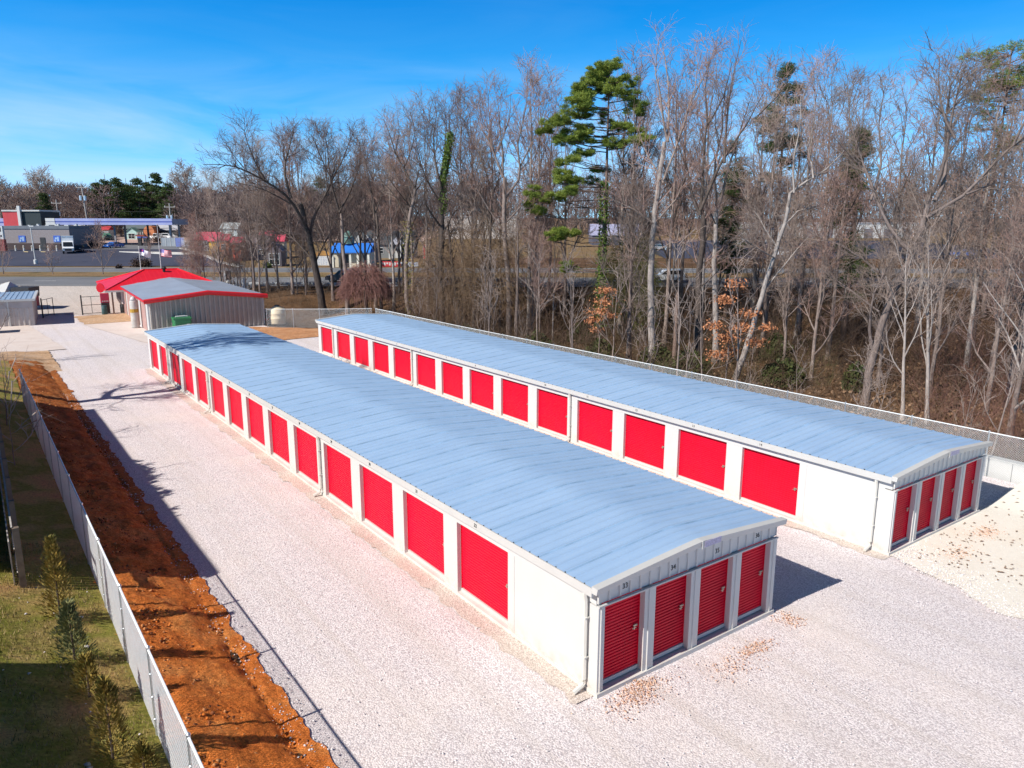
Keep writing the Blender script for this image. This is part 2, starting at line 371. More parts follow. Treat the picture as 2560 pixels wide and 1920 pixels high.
# one big ground sheet to the horizon, finest near the camera
def axis(segs):
    o = []
    for a, b, st in segs:
        k = int(round((b-a)/st)); o += [a+(b-a)*i/k for i in range(k)]
    return o+[segs[-1][1]]
sa = axis([(-900, -200, 50), (-200, -60, 5), (-60, 60, 1.5), (60, 200, 5), (200, 900, 50)])
da = axis([(-60, 0, 5), (0, 130, 1.5), (130, 300, 8), (300, 1400, 60)])
def gz(x, y):
    s, D = SD(x, y); z = H(x, y)-0.14
    if D > 60 and (x > 22.5 or D > 73): z += .25*nz2(x, y, .15)
    return z
P = [[(*W(s, D), gz(*W(s, D))) for s in sa] for D in da]
grid_obj('ground', P, M['litter'])
C = lambda v: (lambda q: v)
# yard gravel (left edge hidden under the clay bank)
def yardL(y): return -5.55 if y < 50 else -5.55-4.2*sst(50, 56, y)
def yardR(y): return 21.95 if y < 40 else 21.9-0.0*(y-40) if y < 50 else 21.9-8.2*sst(50, 63, y)
sheet('gravel_yard', -24, 64, .5, yardL, yardR, 56, 0.0, M['gravel'], lambda x, y: .02*nz2(x, y, .5))
sheet('gravel_driveway', 64, 86.5, .5, lambda y: -9.5, C(3.9), 26, 0.0, M['gravel'], lambda x, y: .015*nz2(x, y, .5))
# worn clay at the far end of the yard
sheet('clay_patch', 53.5, 63.5, .4, lambda y: 8.0+1.2*nz2(3, y, .5)+.5*(58-y)*(y < 56), lambda y: 19.5-1.1*max(0, y-56)+.8*nz2(9, y, .4), 16, 0.05, M['dullclay'], lambda x, y: .05*nz2(x, y, 1.1))
PSL = .25
# pale fines in front of the far building, to the right
def paleL(y): return 12.25+y*PSL+.30*nz2(1, y, .7)+.2*nz2(5, y, 2.3)
sheet('cream_apron', -12, .25, .2, lambda y: min(12.5, paleL(y)) if y < 0 else 12.35, C(22.2), 40, 0.03, M['pale'], lambda x, y: .012*nz2(x, y, .8))
# left bank of red clay and lawn behind the fence
def edgeC(y): return -5.42+.16*nz2(0, y, .9)+.10*nz2(4, y, 3.1)+.06*nz2(8, y, 8)
def clod(x, y):
    e = sst(-5.3, -6.0, x)
    return e*(.09*nz2(x, y, 1.3)+.06*abs(nz2(x, y, 3.7, 2))+.04*nz2(x, y, 8.5, 5))+.10*math.exp(-((x+6.35)/.30)**2)*(.5+.9*nz2(2, y, .6))-.05*math.exp(-((x+5.85)/.10)**2)
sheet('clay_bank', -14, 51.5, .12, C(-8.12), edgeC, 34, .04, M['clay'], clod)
sheet('lawn', -16, 50, .4, C(-24), lambda y: -7.98+.12*nz2(1, y, 1.2)+.06*nz2(2, y, 5), 34, .10, M['lawn'], lambda x, y: .03*nz2(x, y, 1.3)+.015*nz2(x, y, 4))
sheet('dirt_strip', 45, 58.5, .3, C(-16), lambda y: -5.05+.35*nz2(0, y, .6)+.15*nz2(0, y, 2.5), 24, .06+0, M['dirt'], lambda x, y: .04*nz2(x, y, .9)-.12*(1-sst(45, 50, y)))
sheet('concrete_pad', 58, 76.6, 1, C(-22), lambda y: -3.8-.07*(y-58)+.1*nz2(0, y, .8), 20, .05, M['pad'])
sheet('concrete_apron', 56, 74, .5, lambda y: 2.6-.17*(y-54), C(3.55), 6, .04, M['pad'])
sheet('dirt_patch', 73.5, 81.5, .5, lambda y: -.6+.4*nz2(0, y, .7), C(5.2), 12, .05, M['dirt'], lambda x, y: .02*nz2(x, y, 1.))
# entrance lot and the dual carriageway
sheetSD('entrance_lot', 81.5, 103.3, 1.5, C(-95), C(-35.), 2.5, .02, M['lot'])
RL = lambda D: -300.; RR = lambda D: 320.
sheetSD('near_carriageway', 103.0, 113.9, 1.2, RL, RR, 8, .04, M['asphalt'])
sheetSD('median', 113.8, 119.6, 1.2, RL, RR, 8, .10, M['verge'])
sheetSD('far_carriageway', 119.5, 129.6, 1.2, RL, RR, 8, .04, M['asphalt'])
sheetSD('verge', 129.5, 300, 4, lambda D: -300., lambda D: 320, 10, .02, M['verge'])
lane = pm('lane_paint', (.70, .70, .68), .7, 0, .2, 1)
yel = pm('yellow_lane_paint', (.62, .45, .10), .7, 0, .2, 1)
def stripe(name, D, wd, mat, dash=None):
    b = MB(); s = -140
    while s < 150:
        L = dash[0] if dash else 4
        a = [W(s, D), W(s+L, D), W(s+L, D+wd), W(s, D+wd)]
        b.add([(x, y, H(x, y)+.055) for x, y in a], [(0, 1, 2, 3)]); s += sum(dash) if dash else 4
    tag(b.build(name, mat), kind='structure')
for D in (103.6, 129.0): stripe('edge_line', D, .16, lane)
for D in (113.2, 120.1): stripe('edge_line', D, .16, yel)
for D in (108.4, 124.6): stripe('lane_line', D, .16, lane, (3, 9))
sheetSD('brown_bank', 131, 151, 4, C(-14.), C(320.), 8, .07, M['litter'])
# store parking lot, its drive and the yards beyond
sheetSD('parking_lot', 131.5, 172, 2, lambda D: -150., lambda D: tab([(128, -46.5), (141, -54.5), (155, -62.5), (175, -76)], D), 4, .08, M['newasphalt'])
sheetSD('side_drive', 171.8, 190, 3, lambda D: -108., lambda D: -74., 4, .09, M['asphalt'])
sheetSD('dirt_yard', 189.8, 250, 6, lambda D: -128., lambda D: -85., 5, .08, M['pinkgravel'])
sheetSD('pink_lot', 205, 300, 8, lambda D: -60., lambda D: -24+.02*(D-205), 5, .12, M['pinkgravel'])
sheetSD('asphalt_lot', 150, 215, 6, lambda D: 30., lambda D: 110., 6, .10, M['newasphalt'])
sheetSD('far_field', 300, 700, 40, lambda D: -500., lambda D: 500., 40, .05, M['field'])
sheet('dirt_edge', .06, 45.6, .12, lambda y: -.52+.16*nz2(3, y, .7)+.12*nz2(6, y, 2.6)+.08*nz2(1, y, 7), C(.05), 6, .022, M['edge'], lambda x, y: .012*nz2(x, y, 3))
sheet('dirt_edge', .1, 45.8, .15, lambda y: 11.85+.14*nz2(13, y, .7)+.12*nz2(16, y, 2.6)+.08*nz2(11, y, 7), C(12.36), 6, .022, M['edge'], lambda x, y: .012*nz2(x, y, 3))
cb = MB()
ks = [(-46.7, 130.6), (-54.6, 141), (-62.7, 155), (-69, 165), (-75.6, 174.4)]
for (a, b_), (c, d) in zip(ks, ks[1:]):
    p, q, p2, q2 = W(a, b_), W(c, d), W(a+1.0, b_+.2), W(c+1.0, d+.2)
    za, zb = H(*p)+.2, H(*q)+.2
    cb.add([(*p, za-.3), (*q, zb-.3), (*q, zb), (*p, za), (*p2, za-.3), (*q2, zb-.3), (*q2, zb), (*p2, za)],
           [(0, 1, 2, 3), (3, 2, 6, 7), (7, 6, 5, 4)])
tag(cb.build('kerb', M['concrete']), kind='structure')
ib = MB()
isl = [(-84, 164), (-70, 157.3), (-63.9, 157.3), (-66.5, 161.5), (-75, 163)]
vs = [(*W(*q), H(*W(*q))+.22) for q in isl]; ib.add(vs+[(x, y, z-.2) for x, y, z in vs], [tuple(range(5))]+[(i, (i+1) % 5, 5+(i+1) % 5, 5+i) for i in range(5)])
tag(ib.build('traffic_island', M['concrete']), kind='structure')
# ------------------------------------------------------------------ storage buildings
BW, BL = 6.13, 45.72
EAVE, RIDGE = 2.56, 2.80
def roofz(x):
    t = abs(x-BW/2)/(BW/2+.14); return EAVE+(RIDGE-EAVE)*(1-t**1.10)
RX = [-.14+ (BW+.28)*i/14 for i in range(15)]
def door_mesh(wd, ht, ax, recess, mi=0):
    """ribbed curtain, in the plane ax=recess, from 0..wd along the wall, 0..ht up"""
    prof = []; z = 0; p = .0762
    while z < ht-.01:
        for dz, d in ((0, 0), (.038, 0), (.050, .022), (.066, .022)):
            if z+dz < ht: prof.append((d, z+dz))
        z += p
    prof.append((0, ht))
    return prof
door_cache = {}
def rolldoor(parent, side, y0, wd, zb, zt, latch_right=True):
    """side 'L': long left wall (plane x=.14, faces -x, runs along y); 'F': front wall (plane y=.15, faces -y, runs along x)"""
    key = (side, round(wd, 2), latch_right)
    ht = zt-zb
    if key not in door_cache:
        prof = door_mesh(wd, ht, 0, 0); b = MB()
        if side == 'L': b.strip([(d, z) for d, z in prof], 1, 0, wd)
        else:
            n = len(prof); vs = [(0, d, z) for d, z in prof]+[(wd, d, z) for d, z in prof]
            b.add(vs, [(i, n+i, n+i+1, i+1) for i in range(n-1)])
        bb = MB(); gl = [MB(), MB()]; la = MB()
        if side == 'L':
            bb.box(-.022, .03, .01, wd-.01, -.035, .05)
            for i_, yy in enumerate((.004, wd-.034)):      # guide tracks
                gl[i_].box(-.016, .02, yy, yy+.03, 0, ht)
            ly = .16 if latch_right else wd-.28
            la.box(-.03, -.004, ly-.03, ly+.08, 1.0, 1.045); la.box(-.04, -.03, ly, ly+.12, .97, .985); la.box(-.05, -.03, ly+.02, ly+.045, .95, 1.02)
        else:
            bb.box(.01, wd-.01, -.022, .03, -.035, .06)
            for i_, xx in enumerate((.004, wd-.034)): gl[i_].box(xx, xx+.03, -.016, .02, 0, ht)
            lx = wd-.24
            la.box(lx+.03, lx+.15, -.03, -.004, 1.04, 1.085); la.box(lx-.01, lx+.11, -.04, -.03, 1.005, 1.022); la.box(lx+.03, lx+.055, -.05, -.03, .985, 1.05)
        o = b.build('roll_up_door', M['red'], None)
        subs = [bb.build('bottom_bar', M['trim'], o), gl[0].build('guide_track', M['red'], o), gl[1].build('guide_track', M['red'], o), la.build('latch', M['latch'], o)]
        door_cache[key] = o; d = o
    else:
        src = door_cache[key]; d = src.copy(); COL.objects.link(d)
        for ch in list(src.children):
            c = ch.copy(); COL.objects.link(c); c.parent = d
    d.parent = parent
    d.location = (.14, y0, zb) if side == 'L' else (y0, .16, zb)
    return d
def storage_building(label, loc, spouts, nums_front, nums_side, plate):
    T = thing('storage_building', label, 'storage building', loc)
    # slab with a curb under the doors
    MB().box(-.03, BW+.03, -.05, BL+.03, -.6, .10).build('foundation_slab', M['concrete'], T)
    wl = MB(); op = []
    y = 3.048; edges = []
    for i in range(14):
        a = y+.21; edges.append((a, a+2.345)); y += 3.048
    # long walls: header, blank bay, pilasters (front part stops at .16 so the front wall butts on it)
    for sx, x0, x1 in ((0, 0, .22), (1, BW-.22, BW)):
        hx0, hx1 = (x0-.004, x1) if sx == 0 else (x0, x1+.004)
        wl.box(hx0, hx1, .30, BL, 2.13, 2.50)
        if sx == 0:
            wl.box(x0, x1, .30, edges[0][0], .10, 2.13)
            for k in range(14):
                b = edges[k+1][0] if k < 13 else BL
                wl.box(x0, x1, edges[k][1], b, .10, 2.13)
            # faint edge of the panel beside the last opening
            wl.box(-.010, -.001, 2.985, 3.0, .10, 2.13)
        else: wl.box(x0, x1, .30, BL, .10, 2.13)
    wl.box(.22, BW-.22, BL-.2, BL, .10, 2.50)
    # gable at the far end
    xs = RX[1:-1]; wl.prism([(x, roofz(x)-.05) for x in xs]+[(xs[-1], 2.5), (xs[0], 2.5)], 1, BL-.2, BL)
    # inner dark lining so that open gaps look dark
    wl.build('wall', M['wall'], T)
    # front wall
    fo = [(.18, 1.37), (1.71, 2.88), (3.21, 4.38), (4.71, 5.86)]
    xs = [0]+[q for p in fo for q in p]+[BW]
    for k in range(0, 10, 2):       # a pilaster is a box with a narrow raised rib
        xm = xs[k]+.12 if k else .06
        MB().prism([(xs[k], 0), (xm-.004, 0), (xm, -.022), (xm+.03, -.022), (xm+.034, 0), (xs[k+1], 0), (xs[k+1], .30), (xs[k], .30)], 2, .10, 2.088).build('pilaster', M['wall'], T)
    # ribbed header sheet over the front doors
    hd = MB(); prof = []; x = .0
    ribs = [i*.305+.03 for i in range(21)]
    top = lambda x: roofz(x)-.06
    cuts = [0.0]
    for r in ribs:
        for dx, d in ((-.034, 0), (-.020, -.034), (.020, -.034), (.034, 0)):
            if 0.001 < r+dx < BW: cuts.append((r+dx, d))
    pts = [(0.0, 0)]+[c for c in cuts if isinstance(c, tuple)]+[(BW, 0)]
    vs = [(px, .055+d, 2.16) for px, d in pts]+[(px, .055+d, top(px)) for px, d in pts]
    n = len(pts); hd.add(vs, [(i, i+1, n+i+1, n+i) for i in range(n-1)])
    hd.box(0, BW, .075, .30, 2.125, 2.50)
    hd.build('front_header_panel', M['white'], T)
    MB().box(-.006, BW+.006, -.030, .045, 2.09, 2.125).build('header_trim', M['trim'], T)
    # floor behind the front openings and behind the long doors is the slab; doors
    for a, b in fo: rolldoor(T, 'F', a-.02, b-a+.04, .16, 2.115)
    for k, (a, b) in enumerate(edges): rolldoor(T, 'L', a-.02, b-a+.04, .13, 2.16)
    # roof sheet with ribs running eave to eave
    ys = []; y = .02
    while y < BL-.02:
        ys += [(y, 0), (y+.255, 0), (y+.270, .018), (y+.300, .018)]
        y += .3155
    ys = [(min(a, BL+.04), h) for a, h in ys]+[(BL+.04, 0)]
    nx = len(RX); V = []
    for (yy, h) in ys:
        big = .018 if int(round(yy/.3155)) % 3 == 0 else 0
        for xx in RX: V.append((xx, yy, roofz(xx)+h+(big if h else 0)))
    q = np.arange((len(ys)-1)*(nx-1)); j, i = q//(nx-1), q % (nx-1); a = j*nx+i
    seg = j % 4; bigr = np.array([int(round(yy/.3155)) % 3 == 0 for yy, h in ys])[j+1]
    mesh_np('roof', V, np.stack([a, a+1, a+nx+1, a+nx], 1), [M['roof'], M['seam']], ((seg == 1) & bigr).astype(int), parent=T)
    # white rake trim, front and back; eave trim
    for nm, y0, y1 in (('rake_trim', -.13, .05), ('rake_trim', BL-.03, BL+.13)):
        tr = MB()
        for p, q_ in zip(RX, RX[1:]):
            za, zb = roofz(p), roofz(q_)
            a0 = p-.03 if p == RX[0] else p; b0 = q_+.03 if q_ == RX[-1] else q_
            tr.add([(a0, y0+.03, za-.10), (b0, y0+.03, zb-.10), (b0, y1, zb-.10), (a0, y1, za-.10),
                    (a0, y0, za+.045), (b0, y0, zb+.045), (b0, y1, zb+.055), (a0, y1, za+.055)],
                   [(4, 5, 6, 7), (0, 1, 5, 4), (2, 3, 7, 6), (3, 2, 1, 0)]+([(3, 0, 4, 7)] if p == RX[0] else [])+([(1, 2, 6, 5)] if q_ == RX[-1] else []))
        tr.box(BW/2-.03, BW/2+.03, y0-.012, y0, RIDGE-.15, RIDGE+.05)
        tr.build(nm, M['trim'], T)
    for sx in (0, 1):
        e = MB(); o = lambda v: v if sx == 0 else BW-v
        xa, xb = (-.17, -.02) if sx == 0 else (BW+.02, BW+.17)
        e.prism([(xa, 2.36), (xb, 2.40), (xb, 2.545), (xa, 2.565)], 1, .052, BL-.032)
        e.build('eave_fascia', M['trim'], T)
        # black boxes stand in for the shaded gap under every rib end
        g = MB(); xg = -.142 if sx == 0 else BW+.142
        for yy, h in ys[2::4]:
            g.box(xg-.01, xg+.01, yy+.004, yy+.026, 2.566, 2.582)
        tag(g.build('rib_gap_shade', M['black'], T), kind='stuff')
    for yy in spouts:
        d = MB(); d.tube([(-.10, yy, 2.40), (-.10, yy, 2.30), (-.075, yy, 2.16), (-.072, yy, .30), (-.10, yy, .17), (-.36, yy, .07)], .052, 6)
        d.box(-.13, -.005, yy-.065, yy+.065, .82, .85); d.box(-.13, -.005, yy-.065, yy+.065, 1.75, 1.78)
        d.build('downspout', M['spout'], T)
    for (x, t) in nums_front:
        text_mesh('unit_number', t, .17, M['ink'], T, (x, .050, 2.34), (R(90), 0, 0))
    for (y, t) in nums_side:
        text_mesh('unit_number', t, .13, M['ink'], T, (-.176, y, 2.46), (R(90), 0, R(-90)))
    if plate:
        MB().box(BW/2+.05, BW/2+.62, -.148, -.131, RIDGE-.12, RIDGE+.02).build('name_plate', M['plaque'], T)
    return T
mid = [3.048+.21+1.17+3.048*i for i in range(14)]
A = storage_building('near white storage building with red roll-up doors numbered 33 to 36 on its end', (0, 0, 0), (.33, 15.05, 30.3, 39.6),
    [(.80, '33'), (2.30, '34'), (3.82, '35'), (5.35, '36')], [(mid[i], str(32-i)) for i in range(9)], True)
B = storage_building('far white storage building beside the wood with red doors and a gravel lane before it', (12.316, .205, -.147), (.55, 15.2, 30.45, 42.75),
    [], [(mid[13-i]+.3, str(i+1)) for i in range(14)], True)
A['group'] = B['group'] = 'long storage buildings on the gravel yard'
# ------------------------------------------------------------------ chain link fences
def chainlink(T, pts, h, wire=.0022, pitch=.0707, zoff=.04):
    """pts: ground polyline (x,y,z) local to T; woven as two sets of slanted wires"""
    wmb_v, wmb_f = [], []
    def wirequad(a, b):
        o = len(wmb_v); d = (Vector(b)-Vector(a)).normalized(); ref = Vector((0, 0, 1)); n = d.cross(ref).normalized()*wire; m = d.cross(n).normalized()*wire
        for p in (Vector(a), Vector(b)):
            for q in (n+m*.6, -n+m*.6, -m*1.2): wmb_v.append(tuple(p+q))
        for i in range(3): wmb_f.append((o+i, o+(i+1) % 3, o+3+(i+1) % 3, o+3+i))
    L = [0]
    for a, b in zip(pts, pts[1:]): L.append(L[-1]+math.hypot(b[0]-a[0], b[1]-a[1]))
    def at(l):
        l = min(max(l, 0), L[-1])
        for k in range(len(pts)-1):
            if l <= L[k+1]+1e-9:
                t = (l-L[k])/(L[k+1]-L[k]); a, b = pts[k], pts[k+1]; return [a[i]+(b[i]-a[i])*t for i in range(3)]
    hh = h-zoff
    n = int((L[-1]+hh)/pitch)
    for i in range(-int(hh/pitch), int(L[-1]/pitch)):
        l0 = i*pitch; l1 = l0+hh*.95
        a0 = max(0, -l0)/(hh*.95); a1 = 1-max(0, l1-L[-1])/(hh*.95)
        if a1 <= a0: continue
        segs = 3
        for s_ in range(segs):
            u0 = a0+(a1-a0)*s_/segs; u1 = a0+(a1-a0)*(s_+1)/segs
            p, q = at(l0+u0*hh*.95), at(l0+u1*hh*.95)
            wirequad((p[0], p[1], p[2]+zoff+u0*hh), (q[0], q[1], q[2]+zoff+u1*hh))
            p, q = at(L[-1]-(l0+u0*hh*.95)), at(L[-1]-(l0+u1*hh*.95))
            wirequad((p[0]+.004, p[1], p[2]+zoff+u0*hh), (q[0]+.004, q[1], q[2]+zoff+u1*hh))
    mesh_np('wire_mesh', wmb_v, wmb_f, M['fencewire'], parent=T)
    MB().tube([(p[0], p[1], p[2]+h) for p in pts], .021, 6).build('top_rail', M['fencewire'], T)
    return at, L[-1]
def fence(label, pts, h, step, first=0.0, wire=.0022, group=None):
    x0, y0, z0 = pts[0]
    T = thing('chain_link_fence', label, 'fence', (x0, y0, z0), 0, group)
    loc = [(x-x0, y-y0, z-z0) for x, y, z in pts]
    at, L = chainlink(T, loc, h, wire)
    l = first; proto = None
    while l <= L+.01:
        p = at(l)
        if proto is None:
            b = MB(); b.tube([(0, 0, -.3), (0, 0, h+.03)], .030, 7); b.lathe([(.036, 0), (.036, .03), (.012, .06)], 7, (0, 0, h+.02))
            for zz in (.45, .9, 1.35): b.box(-.035, .035, -.035, .035, zz, zz+.02)
            o = proto = b.build('post', M['galv'], T)
        else:
            o = proto.copy(); COL.objects.link(o); o.parent = T
        o.location = p; l += step
    return T
fpts = [(-8.06, y, H(-8.06, y)) for y in [34.6, 30, 20, 10, 0, -8]]
fence('silvery chain link fence along the red clay bank at the left of the yard', fpts, 1.84, 2.87, .08, .0027)
rp = [(21.9, y, H(21.9, y)-.02) for y in (55.5, 50, 40, 30, 20, 10, 0, -9)]
fence('long galvanised chain link fence behind the far storage building, before the wood', rp, 1.83, 3.0, 0, .0025)
bp = [(21.6-8.3*t, 55.7+5.6*t, H(21.6-8.3*t, 55.7+5.6*t)) for t in (0, .33, .66, 1)]
fence('short dull chain link fence between the ribbed workshop and the far fence corner', bp, 1.83, 2.5, 2.5, .0022)
# low white retaining wall at the right, outside the fence
T = thing('retaining_wall', 'low white masonry wall behind the fence at the right of the far building', 'wall', (22.25, 6.5, 0.30))
b = MB()
for k in range(9):
    y = -1.95*k; b.box(0, .34, y-1.93, y, -.8, .50-.012*(k % 2))
b.build('wall_blocks', M['white'], T); MB().box(-.03, .37, -17.6, .02, .50, .56).build('coping', M['trim'], T)
# ------------------------------------------------------------------ old rail fence at the left edge of the picture
T = thing('rail_fence', 'old grey board fence on dark posts at the left edge beside the dark lawn', 'fence', (-9.55, 9.6, H(-9.55, 9.6)))
post = None
def rfx(y): return -9.62+.012*(y-9.6)
for k in range(12):
    y = 9.8+2.2*k; zz = H(rfx(y), y)
    o = MB().box(-.07, .07, -.07, .07, -.3, 1.62).build('post', M['wood'], T) if post is None else post.copy()
    if post is None: post = o
    else: COL.objects.link(o); o.parent = T
    o.location = (rfx(y)+9.55, y-9.6, zz-T.location.z)
for zz in (.35, .95, 1.5):
    b = MB()
    for k in range(11):
        y = 9.8+2.2*k; a = (rfx(y), y, H(rfx(y), y)+zz); c = (rfx(y+2.2), y+2.2, H(rfx(y+2.2), y+2.2)+zz)
        o = [(p[0]+9.55-.09, p[1]-9.6, p[2]-T.location.z) for p in (a, c)]
        b.add([(o[i][0]+dx, o[i][1], o[i][2]+dz) for i in (0, 1) for dx, dz in ((0, 0), (.035, 0), (.035, .14), (0, .14))],
              [(0, 1, 5, 4), (1, 2, 6, 5), (2, 3, 7, 6), (3, 0, 4, 7)])
    b.build('rail', M['greywood'], T)
b = MB()
for k in range(150):
    y = 9.9+24*k/150; x = rfx(y)-.17; z = H(rfx(y), y)
    hgt = 1.35+.12*math.sin(y*1.1)+.1*rng.random()
    b.box(x+9.55-.012, x+9.55+.012, y-9.6, y-9.6+.14, z-T.location.z+.06, z-T.location.z+hgt)
tag(b.build('picket_boards', M['greywood'], T), kind='stuff')
# ------------------------------------------------------------------ young conifers on the lawn, in front of the fence
def conifer(label, x, y, h, rad, seed, mat, grp='young conifers in a row beside the fence'):
    q = random.Random(seed); T = thing('young_conifer', label, 'conifer', (x, y, H(x, y)), q.random()*6, grp)
    MB().tube([(0, 0, -.1), (0, 0, h*.92)], [.028, .006], 6).build('trunk', M['barkdark'], T)
    V, F = [], []
    n = int(1000*h)
    for i in range(n):
        t = q.random()**.8; z = .05+t*h*.93
        env = rad*(1-t)**.75*(.55+.45*math.sin(min(1, t*5+.35)*1.57))*(.75+.5*q.random())+.03
        a = q.random()*6.283; lump = 1+.28*math.sin(a*3+z*4)+.15*math.sin(a*5-z*7)
        r0 = env*lump*q.random()**.5; up = .8+.9*t
        p = Vector((math.cos(a)*r0, math.sin(a)*r0, z)); d = Vector((math.cos(a), math.sin(a), up)).normalized()
        L = .07+.09*q.random(); wv = d.cross(Vector((q.uniform(-1, 1), q.uniform(-1, 1), q.uniform(-1, 1)))).normalized()*(.009+.010*q.random())
        o = len(V); V += [p-wv*.5, p+d*L*.55-wv, p+d*L, p+d*L*.55+wv]; F.append((o, o+1, o+2, o+3))
    mesh_np('foliage', [tuple(v) for v in V], F, mat, parent=T)
    return T
cedg = M['cedar']
conifer('tallest young conifer, yellow tipped, at the edge of the big shadow on the lawn', -9.04, 8.07, 2.1, .30, 1, cedg)
conifer('bushy blue-green young conifer, second in the row from the dark shadow', -9.0, 5.98, 1.4, .31, 2, leafmat('cedar_green', (.10, .13, .06), (.26, .25, .10), 2.5))
conifer('smallest young conifer, squat and golden green, in the middle of the row', -8.93, 4.42, .95, .30, 3, cedg)
conifer('feathery young conifer nearest the camera with a bare patch of grass beside it', -8.85, 2.35, 1.6, .31, 4, cedg)
conifer('tiny golden conifer sprig by the fence foot at the bottom edge', -8.45, 2.0, .5, .16, 5, cedg)
# pieces of stone lying on the lawn, blades of grass, clods and stray gravel
def scatter(name, n, fn, sz, mats, seed, flat=.6, lift=.03):
    q = random.Random(seed); V, F, mi = [], [], []
    base = [(1, 0, 0), (-1, 0, 0), (0, 1, 0), (0, -1, 0), (0, 0, 1), (0, 0, -1)]
    tri = [(0, 2, 4), (2, 1, 4), (1, 3, 4), (3, 0, 4), (2, 0, 5), (1, 2, 5), (3, 1, 5), (0, 3, 5)]
    for i in range(n):
        x, y = fn(q); s = sz[0]+(sz[1]-sz[0])*q.random()**2.5; a = q.random()*6.28; z = H(x, y)+s*flat*.3+lift
        o = len(V)
        for bx, by, bz in base:
            k = .7+.6*q.random(); V.append((x+s*k*(bx*math.cos(a)-by*math.sin(a)), y+s*k*(bx*math.sin(a)+by*math.cos(a)), z+s*k*bz*flat))
        m_ = q.randrange(len(mats))
        for t in tri: F.append(tuple(o+i for i in t)); mi.append(m_)
    return tag(mesh_np(name, V, F, mats, mi, tri=True), kind='stuff')
stone = [pm('stone_light', (.80, .74, .74), .9, 0, .1, 5), pm('stone_grey', (.5, .46, .47), .9, 0, .15, 5), pm('stone_white', (.86, .83, .82), .9, 0, .05, 5)]
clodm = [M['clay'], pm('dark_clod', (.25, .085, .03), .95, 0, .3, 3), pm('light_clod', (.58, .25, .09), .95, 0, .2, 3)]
def near(q, y0=-8, y1=40): return y0+(y1-y0)*q.random()**1.5
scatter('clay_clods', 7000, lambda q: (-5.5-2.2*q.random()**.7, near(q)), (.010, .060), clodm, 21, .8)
scatter('stray_gravel', 2600, lambda q: (-5.45+q.gauss(-.12, .22), near(q)), (.012, .034), stone, 22, .8)
scatter('yard_gravel', 6000, lambda q: (lambda y: (-5.3+19*q.random(), y))(-9+24*q.random()**1.3), (.010, .024), [stone[0], stone[2]], 23, .6)
scatter('lawn_stones', 60, lambda q: (-8.3-3*q.random(), -2+14*q.random()), (.02, .09), stone, 24, .6, .10)
q = random.Random(31); V, F, mi = [], [], []
for i in range(15000):
    x = -8.15-3.4*q.random(); y = -3+16*q.random()
    if mnoise.noise((x*.8, y*.8, 3)) < -.22+.5*q.random()-.2: continue
    z = H(x, y)+.095; L = .05+.07*q.random(); a = q.random()*6.28; wd = .006+.006*q.random()
    dx, dy = math.cos(a)*wd, math.sin(a)*wd; lx, ly = q.uniform(-.6, .6)*L, q.uniform(-.6, .6)*L
    o = len(V); V += [(x-dx, y-dy, z), (x+dx, y+dy, z), (x+lx, y+ly, z+L)]; F.append((o, o+1, o+2)); mi.append(0 if q.random() < .6 else 1)
tag(mesh_np('grass_blades', V, F, [M['grass'], pm('straw', (.36, .26, .13), .9, 0, .2, 3)], mi, tri=True), kind='stuff')
# dark leaf and bark litter on the cream apron by the far building
q = random.Random(41); V, F = [], []
for i in range(1500):
    x = 12.8+9.3*q.random(); y = -11+11.0*q.random()
    if x < paleL(y)+.3: continue
    if mnoise.noise((x*.6, y*.6, 9)) < -.25+.55*q.random()-.15: continue
    a = R(-36)+q.gauss(0, .5); L = .03+.07*q.random()**2; wd = .012+.02*q.random(); z = H(x, y)+.055
    ca, sa_ = math.cos(a), math.sin(a); o = len(V)
    V += [(x-ca*L, y-sa_*L, z), (x+sa_*wd, y-ca*wd, z+.012), (x+ca*L, y+sa_*L, z+.004), (x-sa_*wd, y+ca*wd, z+.02)]; F.append((o, o+1, o+2, o+3))
tag(mesh_np('leaf_debris', V, F, M['deadleaf']), kind='stuff')
scatter('apron_gravel', 5200, lambda q: (lambda y: (paleL(y)+abs(q.gauss(0, .8))*(1 if q.random() < .8 else 2.4)-.1, y))(-9*q.random()**1.3+.1), (.010, .030), stone, 26, .6)
tanst = [pm('tan_stone', (.70, .46, .30), .9, 0, .15, 5), pm('rust_stone', (.55, .30, .20), .9, 0, .2, 5), pm('pinkish_stone', (.74, .55, .47), .9, 0, .1, 5)]
def blob(q):
    cx, cy, rx, ry = q.choice([(16.7, -.75, .35, .2), (16.7, -.75, .35, .2), (14.2, -.95, .45, .2), (.7, -.45, .5, .2), (.7, -.45, .5, .2), (1.1, -.25, .3, .12), (4.4, -.75, .3, .12), (6.2, -.45, .2, .2), (3.4, -.9, .5, .25)])
    return cx+q.gauss(0, rx), cy+q.gauss(0, ry)-.05
scatter('tan_grit', 2600, blob, (.010, .03), tanst, 25, .5)
